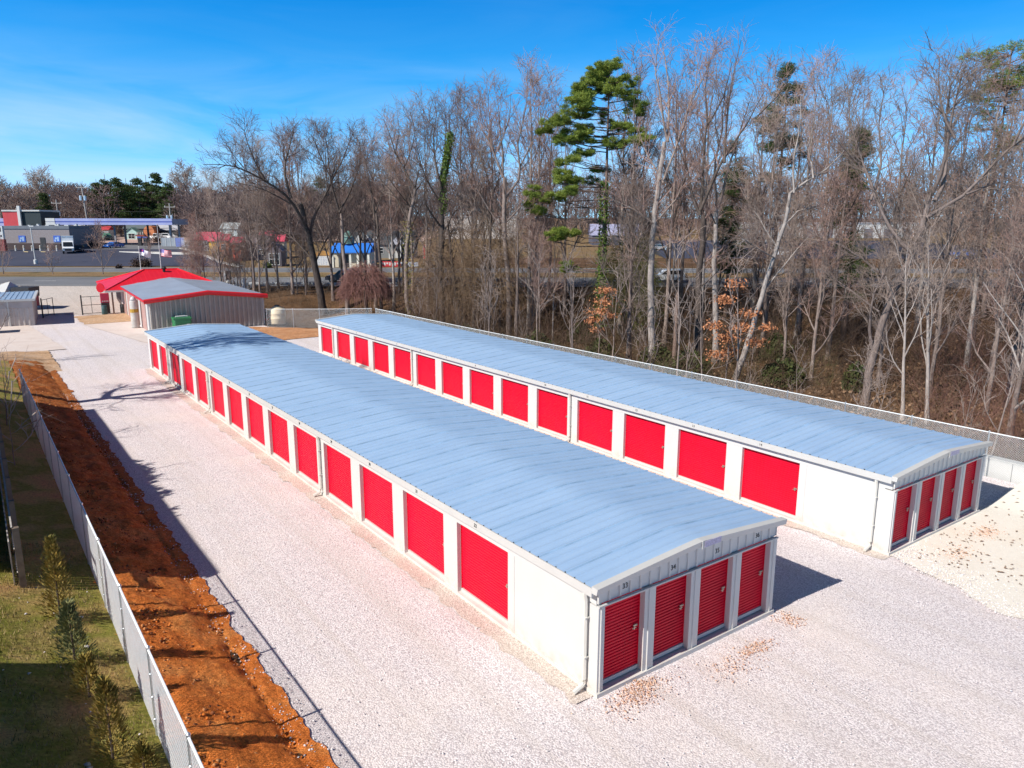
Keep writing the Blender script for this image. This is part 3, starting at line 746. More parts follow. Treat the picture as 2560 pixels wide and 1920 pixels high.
# ------------------------------------------------------------------ ribbed workshop, office, shed and yard things
def ribwall(b, p0, p1, z0, z1f, pitch, depth, mi=0, rib=.09):
    """ribbed sheet wall between two plan points; outward normal to the right of p0->p1; z1f(t) top height"""
    L = math.hypot(p1[0]-p0[0], p1[1]-p0[1]); ux, uy = (p1[0]-p0[0])/L, (p1[1]-p0[1])/L; nx, ny = uy, -ux
    pts = [(0, 0)]; l = pitch*.5
    while l < L-rib:
        pts += [(l-rib*.5, 0), (l-rib*.25, depth), (l+rib*.25, depth), (l+rib*.5, 0)]; l += pitch
    pts.append((L, 0)); n = len(pts)
    vs = [(p0[0]+ux*l+nx*d, p0[1]+uy*l+ny*d, z0) for l, d in pts]+[(p0[0]+ux*l+nx*d, p0[1]+uy*l+ny*d, z1f(l/L)) for l, d in pts]
    b.add(vs, [(i, i+1, n+i+1, n+i) for i in range(n-1)], mi)
tan = pm('tan_ribbed_steel', (.40, .36, .32), .5, 0, .08, 1.5)
tanside = pm('pinkish_side_panel', (.44, .27, .24), .5, 0, .15, 1.5)
greyroof = pm('grey_workshop_roof', (.36, .40, .47), .4, .15, .10, .5)
redtrim = pm('red_trim', (.62, .012, .02), .4, 0, .06, 2)
redroof = pm('red_metal_roof', (.70, .012, .025), .42, 0, .06, .8)
T = thing('ribbed_workshop', 'tan ribbed metal workshop with grey roof and red trim behind the near storage building', 'workshop', (3.5, 64.1, 0), R(-3))
WX, WY = 10.35, 20.5; eh, rh = 2.92, 3.50
tz = lambda x: rh-(rh-eh)*abs(x-WX/2)/(WX/2)
b = MB(); ribwall(b, (0, 0), (WX, 0), 0, lambda t: tz(t*WX)-.02, .43, .17, rib=.24); ribwall(b, (WX, 0), (WX, WY), 0, lambda t: eh, .40, .05, rib=.16)
ribwall(b, (WX, WY), (0, WY), 0, lambda t: tz((1-t)*WX)-.02, .40, .05)
b.build('wall', tan, T)
b = MB(); ribwall(b, (0, WY), (0, 0), 0, lambda t: eh, .9, .02, rib=.1); b.build('side_wall', M['trim'], T)
for k in range(4):
    o = MB().box(-.07, .0, 1.2+4.9*k, 4.6+4.9*k, .05, 2.5).build('shutter_door', tanside, T)
for xx in (.06, WX-.06): MB().box(xx-.09, xx+.09, -.03, .0, 0, tz(xx)-.02).build('corner_trim', M['trim'], T)
b = MB(); n_ = 24
for s_ in (0, 1):
    xa, xb = (-.25, WX/2) if s_ == 0 else (WX/2, WX+.25)
    za, zb = (eh-.02, rh+.02) if s_ == 0 else (rh+.02, eh-.02)
    b.add([(xa, -.2, za), (xb, -.2, zb), (xb, WY+.2, zb), (xa, WY+.2, za), (xa, -.2, za+.06), (xb, -.2, zb+.06), (xb, WY+.2, zb+.06), (xa, WY+.2, za+.06)],
          [(4, 5, 6, 7), (3, 2, 1, 0), (0, 1, 5, 4), (2, 3, 7, 6), (3, 0, 4, 7), (1, 2, 6, 5)])
for k in range(20):
    y = -.1+WY*k/19.5
    for xa, xb, za, zb in ((-.25, WX/2, eh+.04, rh+.08), (WX/2, WX+.25, rh+.08, eh+.04)):
        b.add([(xa, y, za), (xb, y, zb), (xb, y+.05, zb), (xa, y+.05, za), (xa, y+.025, za+.03), (xb, y+.025, zb+.03)], [(0, 1, 5, 4), (4, 5, 2, 3)])
b.build('roof', greyroof, T)
b = MB()
for xa, xb in ((-.32, WX/2), (WX/2, WX+.32)):
    za, zb = tz(max(0, min(WX, xa))), tz(max(0, min(WX, xb)))
    prof = [(-.48, -.16), (-.36, -.28), (-.20, -.28), (-.20, .12), (-.32, .14), (-.48, .04)]
    vs = [(xa, p[0], za+p[1]) for p in prof]+[(xb, p[0], zb+p[1]) for p in prof]
    b.add(vs, [(i, (i+1) % 6, 6+(i+1) % 6, 6+i) for i in range(6)]+[tuple(range(6)), tuple(range(11, 5, -1))])
b.build('rake_trim', redtrim, T)
MB().box(-.36, -.25, -.2, WY+.2, eh-.12, eh+.05).build('eave_trim', redtrim, T)
# red roofed office with an open porch
T = thing('red_roofed_office', 'low building with bright red hipped roof and dark open porch beyond the workshop', 'office', (2.7, 81.2, 0.1), R(-4))
b = MB(); X1, Y1, ez, rz = 12.0, 13.5, 2.55, 4.25
ev = [(-.1, -.2, ez), (X1, -.2, ez), (X1, Y1, ez), (-.1, Y1, ez)]; rg = [(4.6, 6.6, rz), (8.2, 6.6, rz)]
vs = ev+rg+[(x, y, z-.16) for x, y, z in ev]
b.add(vs, [(0, 1, 5, 4), (1, 2, 5), (2, 3, 4, 5), (3, 0, 4), (0, 6, 7, 1), (1, 7, 8, 2), (2, 8, 9, 3), (3, 9, 6, 0), (9, 8, 7, 6)])
b.build('roof', redroof, T)
b = MB()
for p, q_ in ((0, 4), (1, 5), (2, 5), (3, 4), (4, 5)):
    b.tube([(vs[p][0], vs[p][1], vs[p][2]+.02), (vs[q_][0], vs[q_][1], vs[q_][2]+.03)], .07, 5)
for k in range(22):
    t = k/22; x = .2+t*X1*.96
    fr = 1.0
    if x < 4.6: fr = x/4.6
    elif x > 8.2: fr = (X1-x)/(X1-8.2)
    b.tube([(x, -.15, ez+.01), (x, -.15+6.75*fr, ez+.01+(rz-ez)*fr)], .022, 4)
b.build('roof_ridge', redroof, T)
MB().box(-.2, X1+.1, -.30, -.2, ez-.22, ez-.02).build('gutter', M['trim'], T)
MB().box(1.9, X1-.3, 3.2, Y1-.4, 0, ez-.1).build('wall', pm('dark_brown_wall', (.06, .035, .03), .8, 0, .3, 1.5), T)
for k, x in enumerate((.5, 2.4, 4.6, 7, 9.0)):
    MB().box(x-.08, x+.08, .05, .21, 0, ez-.16).build('porch_post', pm('post_brown', (.16, .10, .08), .8, 0, .2, 3) if k == 0 else bpy.data.materials['post_brown'], T)
MB().tube([(6.6, 5.6, 3.8), (6.6, 5.6, 4.35)], .16, 8).lathe([(.27, 0), (.30, .12), (.2, .25), (.02, .3)], 8, (6.6, 5.6, 4.33)).build('roof_vent', M['black'], T)
# things under and beside the porch
def barrel(name, label, x, y, r, h, mat, bands=None, cat='barrel', grp=None, lid=None, z=None):
    T = thing(name, label, cat, (x, y, H(x, y)+.06 if z is None else z), 0, grp)
    MB().lathe([(r*.96, 0), (r, .03*h), (r, .30*h), (r*1.03, .33*h), (r, .36*h), (r, .63*h), (r*1.03, .66*h), (r, .69*h), (r, .97*h), (r*.95, h)], 14).build('body', mat, T, True)
    if lid: MB().lathe([(r*.9, h), (r*.55, h+.12*h), (r*.15, h+.16*h)], 14).build('lid', lid, T, True)
    if bands: MB().lathe([(r*1.035, bands[0]), (r*1.035, bands[1])], 14).build('band', bands[2], T)
    return T
drumm = pm('grey_drum', (.30, .30, .31), .5, .3, .2, 2)
barrel('tall_tank', 'tall narrow grey tank with a yellow brown band by the workshop side wall', 3.05, 68.2, .36, 2.55, pm('pale_grey_tank', (.50, .47, .43), .5, 0, .12, 2), (1.45, 1.78, pm('ochre_band', (.42, .25, .03), .6, 0, .2, 4)), 'tank', None, M['trim'])
barrel('oil_drum', 'dark drum standing in the office porch', 4.3, 82.3, .3, .9, M['dark'])
barrel('oil_drum', 'teal grey drum just under the corner of the red roof', 2.35, 81.6, .28, .95, pm('teal_drum', (.04, .10, .11), .6, 0, .3, 3))
T = thing('vending_machine', 'pinkish red upright cabinet with dark base under the left corner of the red roof', 'cabinet', (2.6, 82.4, .1), R(-4))
MB().box(-.42, .42, -.3, .3, 1.15, 2.15).build('upper_cabinet', pm('magenta_red_panel', (.55, .03, .09), .4, 0, .1, 3), T)
MB().box(-.40, .40, -.3, .3, 0, 1.15).build('base_cabinet', pm('dark_brown_panel', (.05, .03, .03), .5, 0, .2, 3), T)
b = MB()
for k in range(4): b.box(-.3+.17*k, -.2+.17*k, -.325, -.3, 1.25, 1.38)
b.build('lettering_strip', M['white'], T)
T = thing('round_sign', 'round bright red sign fixed at the left end of the red roof', 'sign', (2.45, 83.6, 2.75), R(-30))
MB().prism([(.42*math.cos(i*.5236), .52*math.sin(i*.5236)) for i in range(12)], 1, -.06, .06).build('disc', redroof, T)
MB().tube([(0, 0, -.55), (0, 0, -2.7)], .05, 6).build('pole', M['dark'], T)
# green bin in front of the workshop wall
T = thing('green_tank', 'square green plastic tank with white pipe standing before the workshop wall', 'tank', (6.05, 63.0, 0), R(-3))
gm = pm('green_plastic', (.035, .20, .075), .45, 0, .12, 3)
b = MB(); b.prism([(-.72, -.55), (-.64, -.62), (.64, -.62), (.72, -.55), (.72, .55), (.64, .62), (-.64, .62), (-.72, .55)], 2, 0, 1.22)
for zz in (.25, .6, .95): b.prism([(-.76, -.58), (-.66, -.66), (.66, -.66), (.76, -.58), (.76, .58), (.66, .66), (-.66, .66), (-.76, .58)], 2, zz, zz+.09)
b.build('body', gm, T)
MB().prism([(-.78, -.66), (.78, -.66), (.78, .66), (-.78, .66)], 2, 1.22, 1.36).build('lid', gm, T)
MB().tube([(-.5, .1, 1.42), (.3, .1, 1.44), (.55, .1, 1.40)], .07, 7).build('pipe', M['white'], T)
MB().box(.3, .55, -.68, -.655, .5, .8).build('label_plate', M['trim'], T)
# cream tank and the mower in the workshop's shadow
T = thing('poly_tank', 'cream ribbed plastic water tank with cone top in the workshop shadow', 'tank', (15.1, 63.5, .02))
b = MB().lathe([(.72, 0), (.76, .1), (.76, .5), (.79, .55), (.76, .6), (.76, 1.0), (.79, 1.05), (.76, 1.1), (.76, 1.42), (.70, 1.5), (.25, 1.72), (.22, 1.78)], 20)
b.build('body', pm('cream_plastic', (.74, .62, .42), .45, 0, .07, 2), T, True); MB().lathe([(.24, 1.76), (.25, 1.84), (.1, 1.87)], 14).build('cap', M['dark'], T)
T = thing('riding_mower', 'small red and black riding mower parked beside the cream tank', 'mower', (14.3, 64.1, .03), R(60))
MB().prism([(-.3, .35), (-.3, .75), (.35, .85), (.7, .62), (.72, .35)], 1, -.24, .24).build('body', redtrim, T)
MB().box(-.62, -.2, -.22, .22, .55, .66).box(-.68, -.58, -.22, .22, .62, 1.0).build('seat', M['black'], T)
MB().tube([(.2, 0, .8), (.02, 0, 1.08)], .02, 5).lathe([(.17, -.01), (.18, .01)], 10, (0, 0, 1.08)).build('steering_wheel', M['black'], T)
for sx, r_ in ((-.45, .27), (.5, .19)):
    for sy in (-.36, .36): MB().prism([(sx+r_*math.cos(i*.524), r_+r_*math.sin(i*.524)) for i in range(12)], 1, sy-.09, sy+.09).build('wheel', M['rubber'], T)
MB().box(-.2, .35, -.5, .5, .12, .28).build('mower_deck', M['dark'], T)
T = thing('junk_pile', 'heap of dark scrap and pipes against the shaded workshop side', 'scrap', (14.6, 67.0, 0))
q = random.Random(5)
for k in range(9):
    x, y, s_ = q.uniform(-.2, 1.6), q.uniform(-1.5, 3.5), q.uniform(.25, .6)
    bb = MB(); a = q.random()*3; cs, sn = math.cos(a)*s_, math.sin(a)*s_
    bb.add([(x+cs, y+sn, 0), (x-sn, y+cs, 0), (x-cs, y-sn, 0), (x+sn, y-cs, 0), (x+cs*.8, y+sn*.8, s_*1.6), (x-sn*.8, y+cs*.8, s_*1.3), (x-cs*.7, y-sn*.7, s_*1.5), (x+sn*.8, y-cs*.8, s_*1.2)],
           [(0, 1, 5, 4), (1, 2, 6, 5), (2, 3, 7, 6), (3, 0, 4, 7), (4, 5, 6, 7)])
    bb.build('scrap_piece', M['dark'] if k % 3 else M['latch'], T)
# gates across the drive
def gate(label, x, y, rot, wd, h, nb):
    T = thing('pipe_gate', label, 'gate', (x, y, H(x, y)), rot)
    MB().tube([(0, 0, -.2), (0, 0, h+.15)], .07, 7).build('post', M['dark'], T)
    MB().tube([(wd, 0, 0), (wd, 0, h)], .04, 6).build('end_post', M['dark'], T)
    for k in range(nb): MB().tube([(0, 0, .15+(h-.2)*k/(nb-1)), (wd, 0, .15+(h-.2)*k/(nb-1))], .03, 5).build('bar', M['dark'], T)
    MB().tube([(wd*.5, 0, .15), (wd*.5, 0, h-.05)], .025, 5).build('upright', M['dark'], T)
gate('open dark pipe gate leaf beside the red roofed office', .35, 82.6, R(2), 1.9, 2.0, 3)
gate('open brown pipe gate leaf standing beside the small shed', -3.35, 82.3, R(62), 2.6, 1.9, 2)
# shed at the left edge
T = thing('metal_shed', 'small ribbed metal shed with pale roof at the left edge of the drive', 'shed', (-4.55, 76.0, 0), R(-6))
b = MB(); ribwall(b, (-9, 0), (0, 0), 0, lambda t: 1.75, .42, .05, rib=.2); ribwall(b, (0, 0), (0, 9.6), 0, lambda t: 2.5, .5, .02); ribwall(b, (-9, 9.6), (-9, 0), 0, lambda t: 2.5, .5, .03); ribwall(b, (0, 9.6), (-9, 9.6), 0, lambda t: 2.5, .5, .03)
b.build('wall', pm('pale_shed_steel', (.50, .45, .42), .5, 0, .15, 1.5), T)
MB().box(-9, 0, -.05, .0, 1.75, 2.5).build('header', pm('shed_header', (.42, .38, .37), .6, 0, .15, 1), T)
for xx in (-2.0, -5): MB().box(xx-.06, xx+.06, -.12, -.05, 0, 2.45).build('post', M['trim'], T)
b = MB(); b.box(-9.2, .25, -.3, 9.9, 2.5, 2.56)
for k in range(22): b.box(-9.2+.43*k, -9.12+.43*k, -.3, 9.9, 2.56, 2.60)
b.build('roof', pm('pale_blue_roof', (.40, .50, .62), .4, .3, .15, 1), T)
MB().box(.05, .28, -.36, 9.95, 2.42, 2.62).box(-9.2, .05, -.36, -.3, 2.42, 2.62).build('roof_trim', M['trim'], T)
T = thing('white_canopy', 'white peaked canopy roof with red front behind the shed at the left edge', 'canopy', (*W(-59.0, 86.5), H(*W(-59.0, 86.5))), -YAW)
b = MB(); b.add([(-2.4, -2, 2.0), (2.4, -2, 2.0), (2.4, 2, 2.0), (-2.4, 2, 2.0), (1.9, 0, 3.2)], [(0, 1, 4), (1, 2, 4), (2, 3, 4), (3, 0, 4)]); b.build('canvas', M['white'], T)
for x, y in ((-2.35, -1.95), (2.35, -1.95), (2.35, 1.95), (-2.35, 1.95)): MB().box(x-.05, x+.05, y-.05, y+.05, 0, 2.02).build('leg', M['trim'], T)
MB().box(-2.2, 2.2, -1.9, -1.8, .9, 1.75).build('red_banner', redtrim, T)
T = thing('food_cart', 'dark topped red box cart beside the white canopy at the left edge', 'cart', (*W(-55.6, 86.6), H(*W(-55.6, 86.6))), -YAW)
MB().box(-.9, .9, -1, 1, .4, 1.5).build('body', pm('dark_red_box', (.32, .02, .05), .5, 0, .15, 2), T)
MB().prism([(-1.0, 1.5), (1.0, 1.5), (1.1, 2.6), (-.9, 2.6)], 1, -1, 1).build('hood', M['dark'], T)
for x in (-.6, .6): MB().prism([(x+.3*math.cos(i*.63), .3+.3*math.sin(i*.63)) for i in range(10)], 1, -1.12, -1.0).build('wheel', M['rubber'], T)
T = thing('grey_cart', 'pale rounded trailer nose at the left edge before the shed', 'trailer', (-8.6, 72.0, 0), R(-6))
MB().prism([(-3, .5), (.4, .5), (.9, .9), (.85, 1.5), (.3, 1.9), (-3, 1.95)], 1, -.9, .9).build('body', pm('grey_blue_shell', (.45, .5, .55), .4, .1, .1, 1.5), T)
for y in (-.95, .8): MB().prism([(-1.2+.33*math.cos(i*.524), .35+.33*math.sin(i*.524)) for i in range(12)], 1, y, y+.15).build('wheel', M['rubber'], T)
# flag poles before the road
def flag(label, x, y, h, fl, rows, cols, cell, mats, flz, rot, droop):
    z0 = H(x, y); T = thing('flag_pole', label, 'flag pole', (x, y, z0), rot)
    MB().tube([(0, 0, 0), (0, 0, h)], [.06, .035], 7).lathe([(.03, 0), (.08, .06), (.03, .13)], 8, (0, 0, h)).build('pole', M['white'], T)
    P, Fc, mi = [], [], []
    wd, ht = fl
    for j in range(rows+1):
        for i in range(cols+1):
            u, v = i/cols, j/rows
            P.append((.06+u*wd*(1-.12*v*droop), .16*math.sin(u*6.5+v*2.2)*(.3+u)+.05*math.sin(u*13), flz-v*ht-droop*u*u*ht*.75+.05*math.sin(u*8)))
    for j in range(rows):
        for i in range(cols): a = j*(cols+1)+i; Fc.append((a, a+1, a+cols+2, a+cols+1)); mi.append(cell(i/cols, j, rows))
    o = mesh_np('flag', P, Fc, mats, mi, parent=T, smooth=True)
    return T
wc = pm('white_cloth', (.78, .77, .78), .8, 0, .04, 3); rc = pm('red_cloth', (.58, .03, .06), .8, 0, .05, 3); bc = pm('blue_cloth', (.05, .04, .30), .8, 0, .05, 3)
fx, fy = W(-49.2, 101.2)
def cell_w(u, j, n):
    if u < .4 and j < n*.5:
        if (.17 < u < .23 and .08*n < j < .45*n) or (.08 < u < .32 and .14*n < j < .22*n): return 1
        return 2
    return 0
flag('white flag with blue corner on the left white pole before the road', fx, fy, 5.4, (1.35, .85), 20, 24, cell_w, [wc, rc, bc], 5.2, -YAW+.3, .8)
fx2, fy2 = W(-46.5, 101.2)
def cell_s(u, j, n):
    if u < .4 and j < 7: return 2 if (int(u*24)+j) % 2 else 3
    return 1 if j % 2 == 0 else 0
sb = pm('star_blue', (.30, .26, .42), .8, 0, .05, 3)
flag('red and white striped national flag on the taller right pole before the road', fx2, fy2, 8.3, (1.5, .9), 13, 24, cell_s, [wc, rc, bc, sb], 5.15, -YAW-.1, .25)
# pale posts right of the office, at the road edge
for k, (s_, D, h, lb) in enumerate([(-34.4, 97.5, 2.0, 'tall white post close behind the workshop roof, rightmost of the pale posts'), (-37.7, 100.0, 2.6, 'white sign post with dark panel, leftmost of the pale posts by the road')]):
    x, y = W(s_, D); T = thing('sign_post', lb, 'post', (x, y, H(x, y)), -YAW)
    MB().box(-.14, .14, -.14, .14, -.2, h).build('shaft', M['white'], T)
    MB().box(-.18, .18, -.18, .18, h, h+.07).build('cap', M['trim'], T)
    if k: MB().box(.14, .8, -.08, .08, h-1.2, h-.05).build('panel', M['dark'], T)
for k in range(3):
    x, y = W(-37.1+.42*k, 99.2); T = thing('bollard', 'stubby pale blue bollard in a cluster between the white posts by the road', 'bollard', (x, y, H(x, y)), 0, 'pale bollards by the road')
    MB().lathe([(.16, -.2), (.16, 1.25), (.12, 1.36), (.03, 1.4)], 10).build('post', M['trim'], T)
    MB().lathe([(.165, 1.0), (.165, 1.12)], 10).build('stripe', M['dark'], T)
# houses at the left, outside the picture, whose shadows fall across the lawn and the yard
def shadehouse(label, x0, x1, y0, y1, ze, zr):
    T = thing('house', label, 'house', (x0, y0, H(x0, y0))); z0 = H(x0, y0); X, Y = x1-x0, y1-y0
    MB().box(0, X, 0, Y, -.5, ze-z0).build('wall', pm('house_siding', (.10, .08, .065), .7, 0, .1, 2) if 'house_siding' not in bpy.data.materials else bpy.data.materials['house_siding'], T)
    MB().prism([(-.3, ze-z0-.15), (X/2, zr-z0), (X+.3, ze-z0-.15), (X+.3, ze-z0-.02), (X/2, zr-z0+.15), (-.3, ze-z0-.02)], 1, -.3, Y+.3).prism([(0, ze-z0-.1), (X, ze-z0-.1), (X/2, zr-z0)], 1, .05, Y-.05).build('roof', pm('shingle_roof', (.12, .11, .11), .9, 0, .3, 2) if 'shingle_roof' not in bpy.data.materials else bpy.data.materials['shingle_roof'], T)
    for k in range(3):
        f = MB().box(X, X+.06, Y*(.2+.27*k), Y*(.2+.27*k)+1.1, 1.0, 2.3).build('window', M['trim'], T)
        MB().box(X+.06, X+.075, Y*(.2+.27*k)+.08, Y*(.2+.27*k)+1.02, 1.08, 2.22).build('pane', M['glass'], f)
shadehouse('long house beyond the left edge whose ridge shades the bank', -17.2, -11.4, 10.75, 34.3, 5.0, 7.75)
shadehouse('smaller house beyond the left edge near the camera side', -20.0, -13.4, -14, 5.35, 4.7, 6.7)

T = thing('shadow_evergreen', 'unseen dark evergreen added beyond the left edge to bulge the house shadow', 'evergreen', (-12.5, 20.0, H(-12.5, 20)))  # unseen tree, added to widen the house shadow and block sky light
_fe = random.Random(8)
# ------------------------------------------------------------------ trees
class Tubes:
    def __init__(s): s.g = {}
    def add(s, P, Rr, n):
        s.g.setdefault((len(P), n), []).append((P, Rr))
    def arrays(s, off=0):
        Vs, Fs = [], []
        for (k, n), L in s.g.items():
            P = np.array([p for p, r in L]); Rr = np.array([r for p, r in L])          # (m,k,3),(m,k)
            T = np.empty_like(P); T[:, 1:-1] = P[:, 2:]-P[:, :-2]; T[:, 0] = P[:, 1]-P[:, 0]; T[:, -1] = P[:, -1]-P[:, -2]
            T /= np.linalg.norm(T, axis=2, keepdims=True)+1e-9
            m0 = T.mean(1); ref = np.where((np.abs(m0[:, 2:3]) < .8), np.array([[0, 0, 1.]]), np.array([[1., 0, 0]]))[:, None, :]
            A = np.cross(T, np.broadcast_to(ref, T.shape)); A /= np.linalg.norm(A, axis=2, keepdims=True)+1e-9; B = np.cross(T, A)
            th = np.arange(n)*2*np.pi/n
            V = P[:, :, None, :]+Rr[:, :, None, None]*(A[:, :, None, :]*np.cos(th)[None, None, :, None]+B[:, :, None, :]*np.sin(th)[None, None, :, None])
            m = len(L); V = V.reshape(-1, 3)
            i, a, j = np.meshgrid(np.arange(m), np.arange(k-1), np.arange(n), indexing='ij')
            b0 = i*k*n+a*n; F = np.stack([b0+j, b0+(j+1) % n, b0+n+(j+1) % n, b0+n+j], -1).reshape(-1, 4)+off
            Vs.append(V); Fs.append(F); off += len(V)
        return (np.concatenate(Vs), np.concatenate(Fs), off) if Vs else (np.zeros((0, 3)), np.zeros((0, 4), int), off)
def build_tubes(name, groups, parent):
    """groups: [(Tubes, material)] in one mesh"""
    V, F, mi, off = [], [], [], 0
    for k, (t, mat) in enumerate(groups):
        v, f, off = t.arrays(off); V.append(v); F.append(f); mi.append(np.full(len(f), k))
    return mesh_np(name, np.concatenate(V), np.concatenate(F), [m for _, m in groups], np.concatenate(mi), parent=parent, smooth=True)
def unit(v): return v/(np.linalg.norm(v)+1e-9)
def wander(q, p, d, L, n, wob, up):
    pts = [p]; d = unit(d)
    for i in range(n):
        d = unit(d+q.normal(0, wob, 3)+np.array([0, 0, up])); pts.append(pts[-1]+d*L/n)
    return np.array(pts)
def along(P, t):
    k = len(P)-1; i = min(int(t*k), k-1); f = t*k-i
    return P[i]*(1-f)+P[i+1]*f, unit(P[i+1]-P[i])
def sidedir(q, T, ang):
    a = q.normal(0, 1, 3); a = unit(a-T*np.dot(a, T)); return unit(T*math.cos(ang)+a*math.sin(ang))
def crown(q, limbs, tw, d2=1.6, d3=2.6, d4=3.6, l2=2.6, up=.12, fine=.008, wob=.16):
    """limbs: [(P, r0, r1)]; fills tw (limb, branch, twig Tubes)"""
    tl, tb, tt = tw
    d2, d3, d4 = d2*1.25, d3*1.3, d4*1.3
    for P, r0, r1 in limbs:
        n = len(P); rr = np.linspace(r0, r1, n); tl.add(P, rr, 6 if r0 > .07 else 5)
        Ln = np.linalg.norm(np.diff(P, axis=0), axis=1).sum()
        for _ in range(max(2, int(Ln*d2))):
            t = .22+.78*q.random()**.8; p, T = along(P, t); r = (r0+(r1-r0)*t)*.55
            L = l2*(.55+.8*q.random())*(1.15-.55*t)
            Q = wander(q, p, sidedir(q, T, .55+.45*q.random())+np.array([0, 0, .15]), L, 4, wob, up)
            r = min(max(r, .016), .05); tb.add(Q, np.linspace(r, .010, 5), 4)
            for _ in range(max(2, int(L*d3))):
                t3 = .2+.8*q.random(); p3, T3 = along(Q, t3); L3 = l2*.45*(.5+.9*q.random())*(1.1-.4*t3)
                S = wander(q, p3, sidedir(q, T3, .5+.5*q.random()), L3, 2, wob, up*.8)
                tt.add(S, np.array([.014, .011, .008])*fine/.008, 3)
                for _ in range(max(1, int(L3*d4))):
                    p4, T4 = along(S, .25+.75*q.random()); L4 = .45+.65*q.random()
                    e = p4+sidedir(q, T4, .5+.4*q.random())*L4
                    tt.add(np.array([p4, e]), np.array([fine*1.15, fine*.75]), 3)
def bare_tree(label, seed, x, y, h, spread=.28, fork=.42, r0=.22, mats=('bark', 'bark', 'twig'), lean=(0, 0), nl=9, up=.10, l2=2.4, d=(1.3, 2.0, 2.8), group=None, name='bare_tree', fine=.008, limbang=.5, z=None, cat='bare tree'):
    q = np.random.default_rng(seed)
    T = thing(name, label, cat, (x, y, (H(x, y) if z is None else z)-.25), q.random()*6.28, group)
    trunk = Tubes(); tw = (Tubes(), Tubes(), Tubes())
    n = 9; P = np.zeros((n, 3)); a = q.normal(0, .05*h/10, (n, 2)); a[0] = 0
    zs = np.linspace(0, h*.86, n); P[:, 2] = zs; P[:, :2] = np.cumsum(a, 0)*.6+np.outer((zs/h), np.array(lean)*h)
    rr = r0*(1-zs/h*.92); rr[0] *= 1.35; trunk.add(P, rr, 8)
    limbs = []
    for i in range(nl):
        t = fork+(1-fork)*(i/nl)**.85*.98; t = min(.97, t+q.normal(0, .02)); p, Tt = along(P, t)
        az = i*2.4+q.normal(0, .5); ang = limbang*(1.25-.55*t)*(.8+.5*q.random())
        d0 = np.array([math.cos(az)*math.sin(ang), math.sin(az)*math.sin(ang), math.cos(ang)])
        L = h*spread*(1.25-.75*(t-fork)/(1-fork+.01))*(.75+.5*q.random()); L = max(L, 1.6)
        limbs.append((wander(q, p, d0, L, 6, .10, .10), r0*(1-t*.85)*.62, .022))
    tops = wander(q, P[-1], np.array([0, 0, 1.]), h*.14, 3, .1, .1); limbs.append((tops, r0*.2, .012))
    crown(q, limbs, tw, d[0], d[1], d[2], l2, up, fine)
    build_tubes('trunk', [(trunk, M[mats[0]])], T)
    build_tubes('crown', [(tw[0], M[mats[1]]), (tw[1], M[mats[2]]), (tw[2], M[mats[2]])], T)
    return T
def hero_tree(label, seed, s, D, px, zoff, trunk, limbs, mats, l2=2.4, d=(1.3, 2.0, 2.8), up=.10, fine=.008, group=None, wob=.16, dev=.35):
    """trunk and main limbs digitised as offsets (px right, px up) from the foot, metres per px = px; depth is free"""
    q = np.random.default_rng(seed); x, y = W(s, D)
    T = thing('bare_tree', label, 'bare tree', (x, y, H(x, y)-.3+zoff), -YAW, group)
    tr = Tubes(); tw = (Tubes(), Tubes(), Tubes())
    def line(pts, y0=0., devs=0.):
        pts = np.array(pts, float)*px; pts[:, 1] *= .92; n = len(pts); seg = np.r_[0, np.cumsum(np.hypot(*np.diff(pts, axis=0).T))]
        m = max(5, int(seg[-1]/1.1)); l = np.linspace(0, seg[-1], m); X = np.interp(l, seg, pts[:, 0]); Z = np.interp(l, seg, pts[:, 1])
        wv = np.cumsum(q.normal(0, .13, m)); X = X+wv*np.minimum(1, l/2)*.5
        return np.stack([X, y0+devs*l+np.cumsum(q.normal(0, .08, m)), Z], 1)
    def dep(P, xz):
        i = np.argmin(np.hypot(P[:, 0]-xz[0]*px, P[:, 2]-xz[1]*px)); return P[i, 1]
    TP = line(trunk[0]); rr = np.linspace(trunk[1], trunk[2], len(TP)); rr[0] *= 1.3; tr.add(TP, rr, 8)
    L = []; done = [TP]
    for pts, r0, r1 in limbs:
        best = min(done, key=lambda P: np.min(np.hypot(P[:, 0]-pts[0][0]*px, P[:, 2]-pts[0][1]*px)))
        P = line(pts, dep(best, pts[0]), q.normal(0, dev)); done.append(P); L.append((P, r0, r1))
    crown(q, L+[(TP[len(TP)//2:], trunk[2]*1.02, trunk[2]*.9)], tw, d[0], d[1], d[2], l2, up, fine, wob)
    build_tubes('trunk', [(tr, M[mats[0]])], T)
    build_tubes('crown', [(tw[0], M[mats[1]]), (tw[1], M[mats[2]]), (tw[2], M[mats[2]])], T)
    return T
def rel(base, *pts): return [(u-base[0], base[1]-v) for u, v in pts]
def leaves(name, pts, mat, parent, size, seed, per=1, flat=0.):
    """one small folded leaf quad per point"""
    q = np.random.default_rng(seed); P = np.repeat(np.array(pts), per, 0); n = len(P)
    a = q.normal(0, 1, (n, 3)); a /= np.linalg.norm(a, axis=1, keepdims=True); b = np.cross(a, q.normal(0, 1, (n, 3))); b /= np.linalg.norm(b, axis=1, keepdims=True)
    sz = size*(.6+.8*q.random((n, 1))); V = np.stack([P-a*sz, P+b*sz*.55, P+a*sz, P-b*sz*.55], 1).reshape(-1, 3)
    return mesh_np(name, V, np.arange(4*n).reshape(-1, 4), mat, parent=parent)
